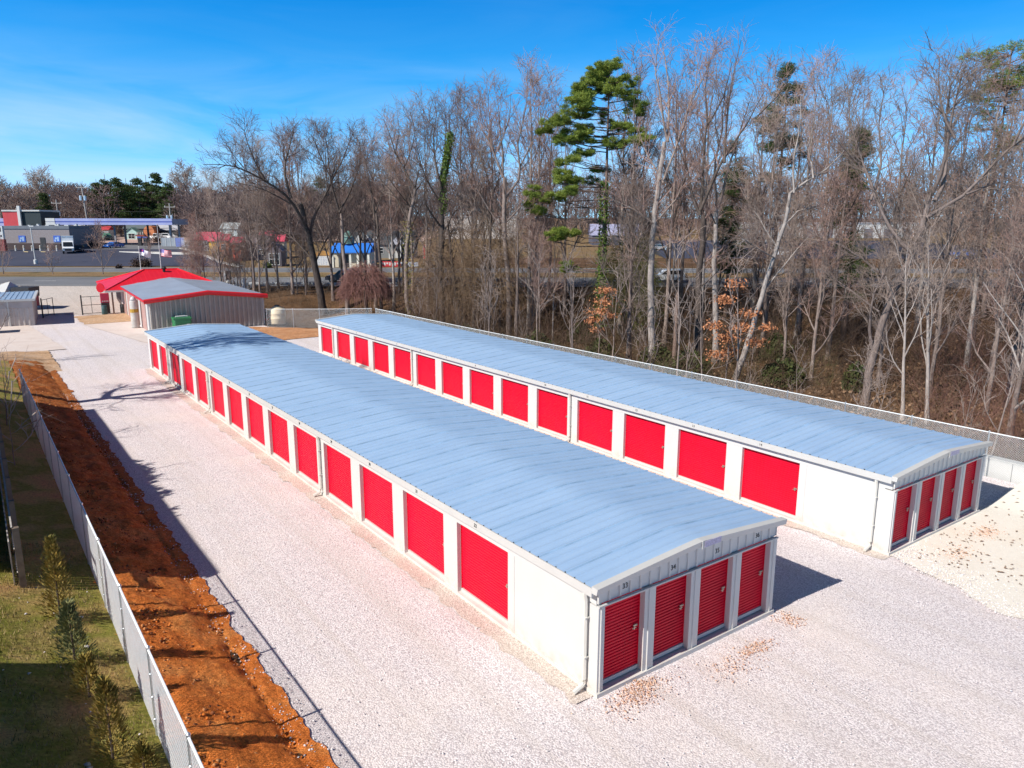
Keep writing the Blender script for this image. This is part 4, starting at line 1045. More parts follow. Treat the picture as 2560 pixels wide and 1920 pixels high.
def needles(name, clumps, mat, parent, seed, dens=60, blen=.30, bw=.018):
    """clumps: (x,y,z,rx,rz): tufts of needle blades spread through each"""
    q = np.random.default_rng(seed); Vs = []
    for (x, y, z, rx, rz) in clumps:
        nt_ = max(8, int(dens*rx*rx*(.6+rz)))
        c = q.normal(0, .48, (nt_, 3)); c = c/np.maximum(1, np.linalg.norm(c, axis=1, keepdims=True))
        c = np.array([x, y, z])+c*np.array([rx, rx, rz]); c[:, 2] -= .10*((c[:, 0]-x)**2)/max(rx, .1)
        k = 11; dirs = q.normal(0, 1, (nt_, k, 3)); dirs[:, :, 2] = np.abs(dirs[:, :, 2])*.9+.1; dirs /= np.linalg.norm(dirs, axis=2, keepdims=True)
        o = q.normal(0, 1, (nt_, k, 3)); wv = np.cross(dirs, o); wv /= np.linalg.norm(wv, axis=2, keepdims=True)+1e-9
        L = blen*(.6+.7*q.random((nt_, k, 1))); c = np.repeat(c[:, None, :], k, 1)
        Vs.append(np.stack([c-wv*bw*.4, c+dirs*L*.5-wv*bw, c+dirs*L, c+dirs*L*.5+wv*bw], 2).reshape(-1, 3))
    V = np.concatenate(Vs)
    return mesh_np(name, V, np.arange(len(V)).reshape(-1, 4), mat, parent=parent)
# --- the spreading oak left of the wood and its neighbours
b0 = (808, 765); rl = lambda *p: rel(b0, *p)
hero_tree('wide spreading bare tree with dark forked trunk, leftmost tall tree, rising behind the workshop', 11, -23.0, 92, .0500, 0,
    (rl((808, 765), (797, 690), (789, 622), (779, 560), (765, 480)), .50, .27),
    [(rl((779, 540), (760, 466), (735, 440), (713, 423), (673, 396), (640, 392), (612, 394)), .20, .03), (rl((713, 423), (700, 385), (690, 345), (686, 310)), .11, .025),
     (rl((760, 466), (746, 405), (749, 368), (760, 330), (768, 292)), .18, .03), (rl((785, 600), (782, 528), (811, 462), (833, 415), (862, 350), (880, 295)), .22, .03),
     (rl((833, 415), (815, 370), (800, 330), (790, 300)), .10, .025), (rl((760, 480), (720, 455), (690, 440), (650, 432)), .10, .025), (rl((789, 622), (740, 560), (700, 540), (668, 500)), .12, .03),
     (rl((811, 462), (850, 440), (885, 400)), .09, .02), (rl((789, 640), (830, 560), (850, 520)), .10, .025), (rl((746, 405), (725, 360), (722, 320)), .08, .02), (rl((673, 396), (650, 360), (640, 335)), .06, .02)],
    ('barkdark', 'barkdark', 'twigdark'), l2=2.8, d=(1.5, 2.2, 2.8), fine=.011)
b0 = (884, 770)
hero_tree('slender bare tree with two ascending forks, right of the wide spreading tree', 12, -19.6, 90, .0490, 0,
    (rl((884, 770), (880, 640), (877, 560), (876, 477)), .30, .16),
    [(rl((876, 477), (866, 420), (862, 380), (865, 330), (860, 285)), .13, .02), (rl((876, 477), (898, 415), (908, 370), (913, 322), (905, 285)), .13, .02), (rl((880, 560), (905, 510), (930, 480)), .08, .02), (rl((878, 520), (850, 480), (838, 450)), .07, .02)],
    ('bark', 'barkdark', 'twigdark'), d=(1.4, 2.0, 2.6), fine=.011)
b0 = (966, 772)
hero_tree('thin straight bare tree with a Y fork before the far house', 13, -15.2, 88, .0480, 0,
    (rl((966, 772), (965, 640), (960, 540), (955, 459)), .22, .13),
    [(rl((955, 459), (948, 410), (938, 350), (934, 305)), .10, .02), (rl((955, 459), (981, 405), (990, 375)), .09, .02), (rl((948, 410), (925, 380), (905, 345)), .06, .015), (rl((981, 405), (970, 350), (975, 310)), .06, .015)],
    ('barkdark', 'barkdark', 'twigdark'), d=(1.4, 2.0, 2.6), fine=.011)
b0 = (1048, 775)
t2b = hero_tree('bare tree with mossy yellow trunk and long reaching limbs, left of the ivy clad tree', 14, -11.4, 87, .0475, 0,
    (rl((1048, 775), (1040, 660), (1038, 578), (1046, 472), (1059, 392)), .30, .17),
    [(rl((1059, 392), (1032, 339), (1011, 294), (995, 241), (982, 215)), .14, .02), (rl((1059, 392), (1066, 345), (1085, 337), (1100, 350)), .10, .02), (rl((1045, 480), (1015, 410), (985, 370), (955, 345)), .10, .02),
     (rl((1032, 339), (1050, 290), (1058, 250), (1052, 215)), .08, .02), (rl((1059, 400), (1085, 360), (1110, 345)), .09, .02), (rl((1050, 440), (1020, 390), (1000, 350)), .07, .02), (rl((1011, 294), (1018, 250), (1012, 215)), .06, .015)],
    ('bark', 'barkdark', 'twig'))
q = np.random.default_rng(5); leaves('moss', [(-.35+.3*q.normal(), .3*q.normal()-.05, 2.2+11*q.random()) for _ in range(900)], pm('moss_yellow', (.28, .24, .05), .9, 0, .3, 3), t2b, .09, 3)
b0 = (1122, 780)
t2 = hero_tree('tall dark double stemmed bare tree with ivy climbing its right stem', 15, -7.6, 84, .0462, 0,
    (rl((1122, 780), (1120, 640), (1120, 520), (1120, 371)), .36, .25),
    [(rl((1120, 371), (1112, 339), (1104, 294), (1106, 233), (1110, 190)), .16, .02), (rl((1119, 360), (1123, 290), (1125, 220), (1120, 183)), .14, .02), (rl((1120, 371), (1133, 350), (1144, 294), (1142, 246), (1141, 190)), .18, .02),
     (rl((1120, 420), (1090, 370), (1078, 320), (1070, 260)), .12, .02), (rl((1104, 294), (1080, 250), (1072, 215)), .07, .015), (rl((1120, 500), (1150, 440), (1185, 400)), .10, .02), (rl((1120, 480), (1088, 430), (1081, 405), (1093, 352)), .12, .02), (rl((1106, 233), (1090, 215), (1085, 190)), .05, .015)],
    ('barkdark', 'barkdark', 'twigdark'), up=.16)
pts = []
for k in range(2600):
    t = q.random(); u = np.interp(t, [0, .3, 1], [1124, 1130, 1145]); v = np.interp(t, [0, .3, 1], [470, 371, 290]); pts.append(((u-1122)*.0462+q.normal()*.22, q.normal()*.3, (780-v)*.0462+q.normal()*.2))
leaves('ivy', pts, M['ivy'], t2, .10, 4)
b0 = (1275, 800)
hero_tree('tall dense bare tree with fan of upright limbs, left of the green pine', 16, -.3, 82, .0450, 0,
    (rl((1275, 800), (1268, 640), (1262, 520), (1260, 366)), .34, .20),
    [(rl((1260, 366), (1234, 286), (1205, 241), (1195, 205)), .14, .02), (rl((1260, 366), (1250, 260), (1243, 180), (1238, 150)), .14, .02), (rl((1262, 420), (1300, 366), (1295, 286), (1316, 180), (1310, 138)), .16, .02), (rl((1300, 340), (1335, 260), (1352, 200)), .10, .02),
     (rl((1262, 500), (1220, 420), (1190, 350)), .10, .02), (rl((1264, 480), (1310, 430), (1345, 360)), .10, .02), (rl((1250, 300), (1275, 220), (1278, 165)), .09, .02), (rl((1234, 286), (1222, 230), (1220, 190)), .07, .015), (rl((1316, 220), (1336, 170), (1330, 150)), .05, .015)],
    ('bark', 'bark', 'twigred'), up=.16, d=(1.5, 2.1, 2.9))
b0 = (1625, 915)
hero_tree('tall pale grey trunked bare tree just right of the green pine, highest of the wood', 17, 13.0, 69.5, .0379, 0,
    (rl((1625, 915), (1624, 780), (1622, 640), (1628, 520), (1634, 430), (1641, 330)), .36, .18),
    [(rl((1641, 330), (1620, 240), (1605, 160), (1610, 95)), .12, .02), (rl((1641, 330), (1650, 230), (1645, 150), (1640, 85)), .12, .02), (rl((1634, 430), (1665, 330), (1690, 230), (1700, 130)), .12, .02), (rl((1628, 520), (1660, 470), (1672, 410)), .10, .02),
     (rl((1625, 540), (1580, 505), (1530, 480), (1505, 470)), .12, .02), (rl((1634, 430), (1600, 360), (1575, 290)), .10, .02), (rl((1622, 640), (1590, 610), (1560, 600)), .06, .02), (rl((1628, 600), (1655, 580), (1690, 560)), .06, .02), (rl((1690, 230), (1715, 160), (1712, 105)), .07, .015)],
    ('barkpale', 'bark', 'twigred'), up=.16)
b0 = (1738, 925)
hero_tree('dark trunked bare tree with wide Y fork in the middle of the wood', 18, 17.0, 68, .0372, 0,
    (rl((1738, 925), (1735, 800), (1727, 640), (1724, 512)), .36, .24),
    [(rl((1724, 512), (1700, 450), (1691, 400), (1680, 330)), .14, .02), (rl((1724, 512), (1724, 385), (1727, 280), (1720, 190), (1728, 130)), .16, .02), (rl((1724, 500), (1750, 430), (1767, 385), (1829, 277), (1850, 220)), .16, .02), (rl((1767, 385), (1775, 300), (1785, 200), (1807, 88)), .12, .02),
     (rl((1727, 300), (1760, 220), (1765, 150)), .08, .02), (rl((1727, 640), (1690, 590), (1650, 560)), .08, .02), (rl((1691, 400), (1660, 330), (1655, 270)), .08, .02), (rl((1730, 700), (1780, 660), (1800, 640)), .06, .02), (rl((1829, 277), (1870, 230), (1890, 190)), .07, .015)],
    ('barkdark', 'barkdark', 'twigred'), up=.13)
b0 = (1822, 945)
hero_tree('pale bare tree leaning far to the right behind the far storage roof', 19, 19.3, 64, .0355, 0,
    (rl((1822, 945), (1840, 862), (1876, 703), (1899, 590), (1913, 534), (1919, 458)), .27, .14),
    [(rl((1919, 458), (1950, 425), (1990, 395), (2012, 330)), .11, .02), (rl((1913, 534), (1945, 500), (1985, 490)), .08, .02), (rl((1919, 458), (1915, 380), (1930, 300), (1925, 230)), .10, .02), (rl((1899, 590), (1870, 540), (1850, 500)), .08, .02), (rl((1950, 425), (1945, 350), (1965, 280)), .08, .02), (rl((1876, 703), (1920, 650), (1980, 560)), .09, .02), (rl((1899, 620), (1840, 590), (1790, 560)), .07, .02)],
    ('barkpale', 'barkpale', 'twig'), up=.12)
b0 = (1800, 930)
hero_tree('straight grey bare tree directly left of the leaning pale trunk', 20, 19.6, 72, .0392, 0,
    (rl((1800, 930), (1788, 780), (1782, 640), (1780, 520)), .32, .18),
    [(rl((1780, 520), (1760, 420), (1765, 330), (1755, 230)), .13, .02), (rl((1780, 520), (1800, 420), (1820, 330), (1840, 240)), .13, .02), (rl((1782, 640), (1820, 590), (1850, 560)), .08, .02), (rl((1780, 560), (1740, 500), (1720, 440)), .08, .02), (rl((1765, 400), (1735, 330), (1730, 270)), .07, .02)],
    ('barkpale', 'bark', 'twig'), up=.14)
b0 = (2152, 1000)
hero_tree('biggest multi limbed pale tree at the right with a wide fan shaped crown', 21, 26.6, 55.5, .0322, 0,
    (rl((2152, 1000), (2160, 900), (2172, 811), (2205, 703), (2234, 619), (2250, 540), (2265, 476)), .32, .20),
    [(rl((2265, 476), (2272, 422), (2272, 349), (2262, 277), (2265, 190)), .15, .025), (rl((2265, 490), (2298, 440), (2300, 350), (2305, 277), (2352, 241), (2375, 180)), .16, .025), (rl((2250, 530), (2316, 476), (2352, 422), (2388, 367), (2435, 331), (2470, 240)), .15, .025),
     (rl((2234, 619), (2189, 566), (2153, 487), (2132, 404), (2103, 295), (2095, 200)), .15, .025), (rl((2153, 487), (2175, 400), (2170, 300), (2185, 210)), .11, .02), (rl((2272, 349), (2235, 290), (2220, 220), (2225, 170)), .10, .02), (rl((2305, 277), (2300, 220), (2310, 165)), .09, .02), (rl((2205, 703), (2150, 640), (2100, 600), (2050, 580)), .12, .02),
     (rl((2172, 760), (2110, 700), (2060, 660)), .09, .02), (rl((2316, 476), (2370, 455), (2420, 440)), .09, .02), (rl((2160, 850), (2142, 780), (2138, 700), (2165, 620)), .14, .03), (rl((2250, 540), (2240, 470), (2222, 400)), .09, .02), (rl((2388, 367), (2395, 300), (2420, 230)), .09, .02), (rl((2132, 404), (2090, 360), (2060, 330)), .07, .02)],
    ('bark', 'bark', 'twig'), l2=2.3, d=(1.9, 2.5, 3.0), fine=.009)
# --- the green pine
def pine(label, seed, s, D, h, r0, clumps, mat, bfrac=1., zoff=0, lowz=4, grp=None, dens=60, bw=.018):
    q = np.random.default_rng(seed); x, y = W(s, D)
    T = thing('pine_tree', label, 'pine', (x, y, H(x, y)-.3+zoff), -YAW, grp)
    t = Tubes(); n = 9; P = np.zeros((n, 3)); P[:, 2] = np.linspace(0, h, n); P[:, :2] = np.cumsum(q.normal(0, .05, (n, 2)), 0); P[0, :2] = 0
    t.add(P, np.linspace(r0, .05, n), 8); build_tubes('trunk', [(t, M['barkpine'])], T)
    bt = Tubes()
    for (cx, cy, cz, rx, rz) in clumps:
        if q.random() > bfrac: continue
        zb = max(lowz*.6, min(h*.98, cz-.10*abs(cx)-.3+q.normal(0, .2))); p0, _ = along(P, zb/h)
        c = np.array([cx, cy, cz-.1]); mid = (p0+c)/2+np.array([0, 0, -.12*abs(cx)*.5])
        bt.add(np.array([p0, mid, c]), np.array([.06, .045, .02]), 4)
        for _ in range(int(5*rx)+2):
            e = c+q.normal(0, .5, 3)*np.array([rx, rx, rz]); bt.add(np.array([(mid+c)/2, e]), np.array([.022, .01]), 3)
    build_tubes('branches', [(bt, M['barkpine'])], T)
    needles('foliage', clumps, mat, T, seed+1, dens, bw=bw)
    return T
zc = [(465,105,60,40),(415,140,70,40),(370,165,55,40),(560,165,45,35),(420,200,110,35),(310,205,35,25),(480,240,60,30),(330,270,70,30),(300,310,90,35),(340,340,60,30),(590,330,50,25),(560,270,45,30),(150,395,60,25),(210,385,40,25),(130,420,50,18),(320,420,60,25),(280,460,80,30),(230,490,60,20),(340,480,50,25),(520,415,50,15),(600,430,45,20),(480,500,40,30),(620,490,50,20),(540,505,30,20),(330,560,45,20),(280,590,40,20),(230,600,30,15),(230,670,50,20),(270,695,40,18),(200,700,30,15),(60,755,40,25),(110,790,70,25),(180,785,60,25),(60,840,40,25),(110,860,40,20),(240,760,40,20),(240,985,70,22),(180,1000,50,20),(270,1180,60,30)]
q = np.random.default_rng(77); k = 1/2.268; mpp = .0432; cl = []
PB = (1497, 868)
for cx, cy, rx, ry in zc:
    u, v = 1300+cx*k, 140+cy*k; X = (u-PB[0])*mpp; Z = (PB[1]-v)*mpp*.965; rr = rx*k*mpp*1.12
    Y0 = q.normal(0, 1)*(.25*abs(X)+.4); rz_ = ry*k*mpp*1.1
    for _ in range(5+int(6*rr*rr)): cl.append((X+q.uniform(-1, 1)*rr*.85, Y0+q.uniform(-1, 1)*rr, Z+q.uniform(-.8, .9)*rz_, .34+.16*q.random(), .20+.10*q.random()))
for _ in range(16):     # the side away from the camera
    z = 17+12*q.random(); a = 1+2.2*q.random(); rr = (31-z)*.22; [cl.append((rr*math.cos(a)*q.uniform(.4, 1)+q.normal(0, .4), rr*math.sin(a)+.6+q.normal(0, .4), z+q.normal(0, .25), .42, .26)) for _ in range(3)]
pn = pine('tall green pine with long drooping lower left boughs, standing alone in the bare wood', 31, 9.4, 80, (868-172)*mpp*.945, .30, cl, M['needle'], bfrac=.16, dens=210, bw=.017)
pts = []
for _ in range(3600):
    z = 2.5+15*q.random()**1.2; a = q.random()*6.28; r_ = .32+.12*q.random()+.25*(q.random() < .15); pts.append((r_*math.cos(a), r_*math.sin(a), z))
leaves('ivy', pts, M['ivy'], pn, .11, 6)
def genclumps(q, h, base, wd, n, rs=(.7, 1.3), top=.5):
    c = []
    for i in range(n):
        t = q.random(); z = h*(base+(1-base)*t); rad = wd*(math.sin(math.pi*min(1, .25+.75*t*.98)) if top > .4 else (1-t)**.7)
        a = q.random()*6.28; r_ = rad*q.random()**.5; c.append((r_*math.cos(a), r_*math.sin(a), z, q.uniform(*rs), q.uniform(.4, .7)))
    return c
fq = np.random.default_rng(99)
pine('round topped olive pine half hidden behind the bare trees at the top of the wood', 33, 33.5, 98, 28, .32, genclumps(fq, 28, .52, 3.4, 60), M['needledark'], grp=None)
pine('dark drooping evergreen left of the biggest pale tree', 34, 37.0, 84, 23, .30, genclumps(fq, 23, .22, 3.0, 64), M['needledark'])
pine('puffy crowned pine at the right edge of the picture', 35, 45.5, 74, 29, .26, [(fq.normal(0, 1.7)*(1 if z > 24 else .8), fq.normal(0, 1.5), z, .9, .55) for z in list(24+5.0*fq.random(34))+list(18+6*fq.random(12))], M['needle'])
pine('narrow dark evergreen deep in the wood near the middle', 36, 26.0, 92, 21, .25, genclumps(fq, 21, .25, 2.2, 46), M['needledark'])
pine('low bushy green cedar right of the pine trunk', 37, 14.5, 84, 10.5, .18, genclumps(fq, 10.5, .18, 2.3, 50, (.6, 1.0), .2), M['needle'])
pine('small yellow green evergreen sapling behind the pale trunk', 38, 12.9, 86, 9.0, .13, genclumps(fq, 9, .2, 1.6, 30, (.5, .8), .2), M['needle'])
# --- generic bare trees: a handful of meshes, each copied
protos = []
for i, (h, sp, fk, mats_, nl, la, l2) in enumerate([(22, .28, .26, ('bark', 'bark', 'twig'), 10, .55, 2.3), (24, .25, .32, ('barkpale', 'bark', 'twigred'), 10, .42, 2.1), (19, .32, .22, ('bark', 'bark', 'twig'), 11, .65, 2.2),
        (23, .24, .34, ('bark', 'barkdark', 'twigred'), 9, .40, 2.0), (21, .28, .28, ('barkdark', 'barkdark', 'twig'), 10, .50, 2.3), (17, .35, .20, ('bark', 'bark', 'twigred'), 10, .70, 2.0)]):
    x, y = W(-200+10*i, -300); protos.append((bare_tree('t', 200+i, x, y, h, sp, fk, .11+.004*h, mats_, (0, 0), nl+3, .12, l2*1.05, (1.5, 2.25, 2.9), fine=.0095), h))
used = [False]*len(protos)
def put(i, s, D, h, label, group=None, rot=None, zoff=0):
    T, h0 = protos[i]; x, y = W(s, D); k = h/h0; loc = (x, y, H(x, y)-.3+zoff); rot = rng.random()*6.28 if rot is None else rot
    if not used[i]:
        used[i] = True; T.location = loc; T.rotation_euler.z = rot; T['label'] = label
        if group: T['group'] = group
        T.scale = (k, k, k); return T
    o = dup(T, loc, rot, label, group, (k, k, k))
    if not group and 'group' in o: del o['group']
    return o
def su(u, D, z=-2):     # image column to sideways distance at depth D
    return (u-1280)/1891.6*(D*math.cos(PITCH)+(CZ-z)*math.sin(PITCH))
grp = 'bare trees of the wood behind the storage buildings'
lab1 = 'bare grey-brown tree in the thick of the wood behind the far storage building'
lab2 = 'slim purplish bare tree at the back of the wood behind the storage buildings'
lab3 = 'bare tree along the road side of the wood, seen through the nearer crowns'
def topz(v, D): return CZ+(553-v)/1891.6*D*1.0
wood = [(640, 320, 97, 0, None), (672, 350, 99, 2, None), (735, 318, 98, 5, None), (770, 330, 101, 0, None), (835, 312, 96, 2, None), (858, 345, 100, 4, None), (918, 322, 97, 0, None), (940, 300, 94, 3, None), (985, 285, 93, 1, None), (1000, 325, 99, 2, None), (1030, 250, 92, 3, None), (1070, 240, 91, 0, None), (1160, 215, 92, 1, None), (1185, 240, 96, 2, None), (1225, 190, 90, 3, None), (1320, 150, 86, 1, None),
  # (u of the crown, v of the top, depth, mesh, label)
 (560, 430, 96, 2, None), (610, 425, 99, 5, None), (655, 440, 95, 2, None), (700, 430, 101, 5, None), (905, 330, 101, 4, None), (930, 420, 95, 5, None), (1010, 380, 100, 0, None), (1180, 300, 95, 3, None), (1215, 330, 88, 0, None), (1155, 400, 90, 5, None),
 (1340, 190, 92, 1, None), (1370, 230, 98, 3, None), (1410, 260, 92, 0, None), (1440, 330, 96, 4, None), (1550, 170, 88, 1, None), (1580, 120, 84, 3, None), (1590, 230, 98, 0, None), (1530, 330, 76, 2, None), (1660, 150, 80, 3, None),
 (1700, 190, 96, 0, None), (1750, 110, 82, 1, None), (1845, 200, 88, 3, None), (1880, 150, 90, 1, None), (1905, 215, 78, 0, None), (1960, 175, 96, 3, None), (1990, 140, 84, 1, None), (2045, 160, 92, 0, None), (2070, 215, 74, 3, None), (2110, 190, 88, 1, None),
 (2155, 165, 98, 0, None), (2215, 175, 80, 3, None), (2290, 150, 84, 1, None), (2340, 170, 72, 0, None), (2385, 130, 80, 3, None), (2420, 140, 70, 1, None), (2455, 160, 92, 0, None), (2480, 240, 62, 2, None), (2510, 200, 84, 4, None), (2545, 220, 66, 5, None),
 (2560, 260, 78, 2, None), (2590, 210, 70, 1, None), (2420, 330, 60, 5, None), (2330, 380, 58, 2, None), (2030, 420, 64, 5, None), (1960, 480, 70, 2, None), (1690, 420, 74, 5, None), (1570, 450, 70, 2, None), (1330, 440, 84, 5, None), (1250, 450, 88, 2, None), (1090, 470, 90, 5, None), (2520, 420, 54, 5, None), (2200, 480, 62, 2, None)]
NX = 16
special = {0: 'rounded bare thicket tree behind the grey workshop roof, leftmost of the wood edge', 2: 'low grey bare tree leaning over the workshop roof corner', 10: 'tall upright bare tree directly left of the green pine top', 15: 'tall reddish twigged bare tree immediately right of the green pine top',
  25: 'tall slim bare tree whose tip stands above the olive pine', 38: 'reddish bare tree in front of the puffy pine at the right edge', 32: 'fine twigged bare tree behind the biggest pale tree crown'}
for i, (u, v, D, m_, lb) in enumerate(wood):
    if i > NX and i % 4 == 1 and i-NX not in special: continue
    x, y = W(su(u, D), D); h = max(6, topz(v, D)-H(x, y)+.3)
    lb = special.get(i-NX) or (lab3 if D > 93 else lab2 if m_ in (1, 3) else lab1)
    put(m_, su(u, D), D, h*.93, lb, grp)
# back rows that close the gaps between the crowns
for i in range(16):
    u = rng.uniform(1050, 2620); D = rng.uniform(78, 101); x, y = W(su(u, D), D)
    h = rng.uniform(11, 19); put(rng.choice([0, 1, 2, 3, 4, 5]), su(u, D), D, h, lab3 if D > 93 else lab1, grp)
for i in range(18):
    u = rng.uniform(470, 780); D = rng.uniform(97, 102); h = rng.uniform(5, 10.5); put(rng.choice([2, 5, 0]), su(u, D), D, h, 'low bare scrub tree between the workshop and the road', 'scrub trees by the road')
# --- slim saplings just beyond the long fence
sap = []
for i in range(3):
    sap.append(bare_tree('thin', 300+i, *W(-200-5*i, -300), 9, .22, .35, .06, ('bark', 'bark', 'twig'), (q.normal(0, .10), q.normal(0, .10)), 7, .12, 1.3, (1.3, 2.0, 2.2), 'saplings beyond the long fence', 'bare_sapling', .007, .6, None, 'sapling'))
    sap[-1]['label'] = 'thin pale bare sapling in the brush just beyond the long fence'
su_ = [False]*3
for k in range(36):
    y = -14+70*(k/36)**1.1+rng.uniform(-.8, .8); x = 22.9+rng.uniform(.3, 7)
    i = rng.randrange(3); h = rng.uniform(.5, 1.15); loc = (x, y, H(x, y)-.2)
    if su_[i]: o = dup(sap[i], loc, rng.random()*6.28, scale=(h, h, h))
    else: su_[i] = True; o = sap[i]; o.location = loc; o.scale = (h, h, h)
# nearer right-hand trees, distinct
bare_tree('multi stemmed bare tree at the far right just beyond the fence', 401, *W(su(2530, 46), 46), 13, .34, .22, .20, ('bark', 'barkpale', 'twig'), (.05, 0), 11, .10, 2.0, (1.5, 2.1, 2.6), fine=.007, limbang=.6)
bare_tree('slender pale tree forking low beyond the fence, left of the far right tree', 402, *W(su(2262, 51), 51), 12.5, .30, .28, .14, ('barkpale', 'barkpale', 'twig'), (.08, 0), 9, .12, 1.8, (1.5, 2.1, 2.4), fine=.007)
bare_tree('second slender pale tree beyond the fence, leaning right under the biggest crown', 403, *W(su(2325, 50), 50), 13.5, .28, .30, .15, ('barkpale', 'barkpale', 'twig'), (.14, 0), 9, .12, 1.8, (1.5, 2.1, 2.4), fine=.007)
bare_tree('reddish bare tree filling the right edge beyond the fence', 404, *W(su(2470, 52), 52), 14, .32, .25, .17, ('bark', 'bark', 'twigred'), (-.04, 0), 11, .12, 2.0, (1.6, 2.2, 2.8), fine=.007)
tr_ = Tubes(); T = thing('broken_trunk', 'tall broken bare trunk stub standing right of the pale grey trunk', 'tree stub', (*W(su(1685, 66), 66), H(*W(su(1685, 66), 66))-.3), 0)
tr_.add(np.array([[0, 0, 0], [.05, 0, 3], [.1, .05, 7.2], [.12, .05, 7.6]]), np.array([.24, .2, .17, .06]), 8); build_tubes('trunk', [(tr_, M['barkpine'])], T)
b = MB(); b.add([(.02, -.1, 7.2), (.2, 0, 7.2), (.1, .1, 7.2), (.12, .02, 8.1)], [(0, 1, 3), (1, 2, 3), (2, 0, 3)]); b.build('splinter', M['barkpine'], T)
# straight dark poles of trunks among the wood
for k, (u, D, h, lb) in enumerate([(1185, 84, 11, 'straight dark trunk wrapped in dry vines left of the green pine'), (1290, 80, 9, 'thick brown trunk between the vine curtain and the pine'), (1572, 70, 14, 'thin reddish straight trunk between pine and pale tree')]):
    bare_tree(lb, 420+k, *W(su(u, D), D), h+6, .16, .6, .26, ('bark' if k != 2 else 'barkpine', 'bark', 'twig'), (0, 0), 6, .14, 1.8)
# --- trees that lean in from the left
bare_tree('big bare tree beyond the left edge casting branch shadows across the yard', 410, -14.6, 37.0, 17.5, .37, .38, .50, ('bark', 'bark', 'twig'), (.0, 0), 14, .05, 2.6, (1.3, 1.8, 1.8), fine=.016, limbang=.75)
bare_tree('small twiggy bare tree at the left edge above the fence end', 411, -9.0, 53.0, 5.2, .40, .25, .07, ('barkdark', 'bark', 'twig'), (.14, .0), 8, .08, 1.2, (1.5, 2, 2), fine=.007, limbang=.8)
bare_tree('thin bare stems rising beside the old rail fence', 412, -9.15, 21.5, 2.6, .4, .2, .025, ('bark', 'barkpale', 'twig'), (.05, 0), 5, .06, .7, (1.4, 1.6, 1.5), fine=.005, limbang=.9)
bare_tree('dry upright weed stem beside the far part of the rail fence', 413, -9.05, 28.5, 3.2, .4, .2, .03, ('bark', 'barkpale', 'twig'), (.05, 0), 5, .06, .8, (1.4, 1.6, 1.5), fine=.005, limbang=.8)
build_tubes('trunk', [((lambda t: (t.add(np.array([[0, 0, 0], [0, 0, 3.], [0, 0, 3.6]]), np.array([.2, .15, .05]), 7), t)[1])(Tubes()), M['barkdark'])], bpy.data.objects['shadow_evergreen'])
_c = []
for i in range(90):
    a = fq.random()*6.28; zz = .4+3.1*fq.random(); rr = 2.6*math.sqrt(max(.05, 1-((zz-1.2)/2.6)**2))*fq.random()**.4; _c.append((.40*rr*math.cos(a), 2.6*rr*math.sin(a), zz, .75, .5))
needles('foliage', _c, M['needledark'], bpy.data.objects['shadow_evergreen'], 55, 55, bw=.05)
# --- vine curtains: trees smothered in hanging dead vines
def vinetree(label, seed, s, D, h, wd, n, mat=None, lean=0, round_=False):
    q = np.random.default_rng(seed); x, y = W(s, D); T = thing('vine_covered_tree', label, 'vine covered tree', (x, y, H(x, y)-.3), -YAW)
    t = Tubes(); P = np.array([[0, 0, 0], [lean*.3, 0, h*.4], [lean*.7, .1, h*.7], [lean, .1, h]]); t.add(P, np.array([.30, .24, .18, .08]), 7)
    for k in range(6):
        p, Tt = along(P, .45+.5*q.random()); t.add(wander(q, p, np.array([q.normal(), q.normal(), .9]), wd*(.6+.5*q.random()), 4, .15, .0), np.linspace(.09, .03, 5), 5)
    build_tubes('trunk', [(t, M['barkdark'])], T)
    v = Tubes()
    for i in range(n):
        a = q.random()*6.28; rr = wd*q.random()**.5
        if round_: z0 = h*(.45+.5*math.sqrt(max(0, 1-(rr/wd)**2))*q.random()**.4+.05); L = (.3+.8*q.random())*h*.25
        else: z0 = h*(.35+.65*q.random())*(1-.35*(rr/wd)**2); L = (.4+q.random())*h*.28
        p = np.array([lean*z0/h+rr*math.cos(a), rr*math.sin(a), z0]); dr = np.array([math.cos(a)*.5, math.sin(a)*.5, .35 if i % 3 else 1.])
        Q = [p]; d_ = unit(dr)
        for k in range(4): d_ = unit(d_+q.normal(0, .25, 3)+np.array([0, 0, -.55])); Q.append(Q[-1]+d_*L/4)
        v.add(np.array(Q), np.array([.012, .015, .014, .011, .007]), 3)
    build_tubes('vines', [(v, mat or M['vine'])], T)
vinetree('round mop of reddish dead vines on a low trunk right of the workshop', 51, su(917, 88), 88, 8.2, 2.3, 2600, pm('red_vine', (.27, .14, .12), .9, 0, .3, 1.5, spec=.1), 0, True)
vinetree('leaning trunk smothered in brown hanging vines, left part of the vine curtain', 52, su(1150, 84), 84, 13.5, 2.3, 900, M['brush'], -1.2)
vinetree('tall brown vine curtain behind the far roof, left of the pine', 53, su(1215, 82), 82, 15, 2.0, 900, pm('tan_vine', (.20, .135, .085), .9, 0, .35, 1.5, spec=.1), .6)
vinetree('dull vine draped tree at the left foot of the wood', 54, su(1085, 86), 86, 12, 1.8, 700, None, .8)
vinetree('dark ivy hung tree between pine and cedar', 55, su(1560, 82), 82, 13, 1.5, 1500, M['brusholive'], .3)
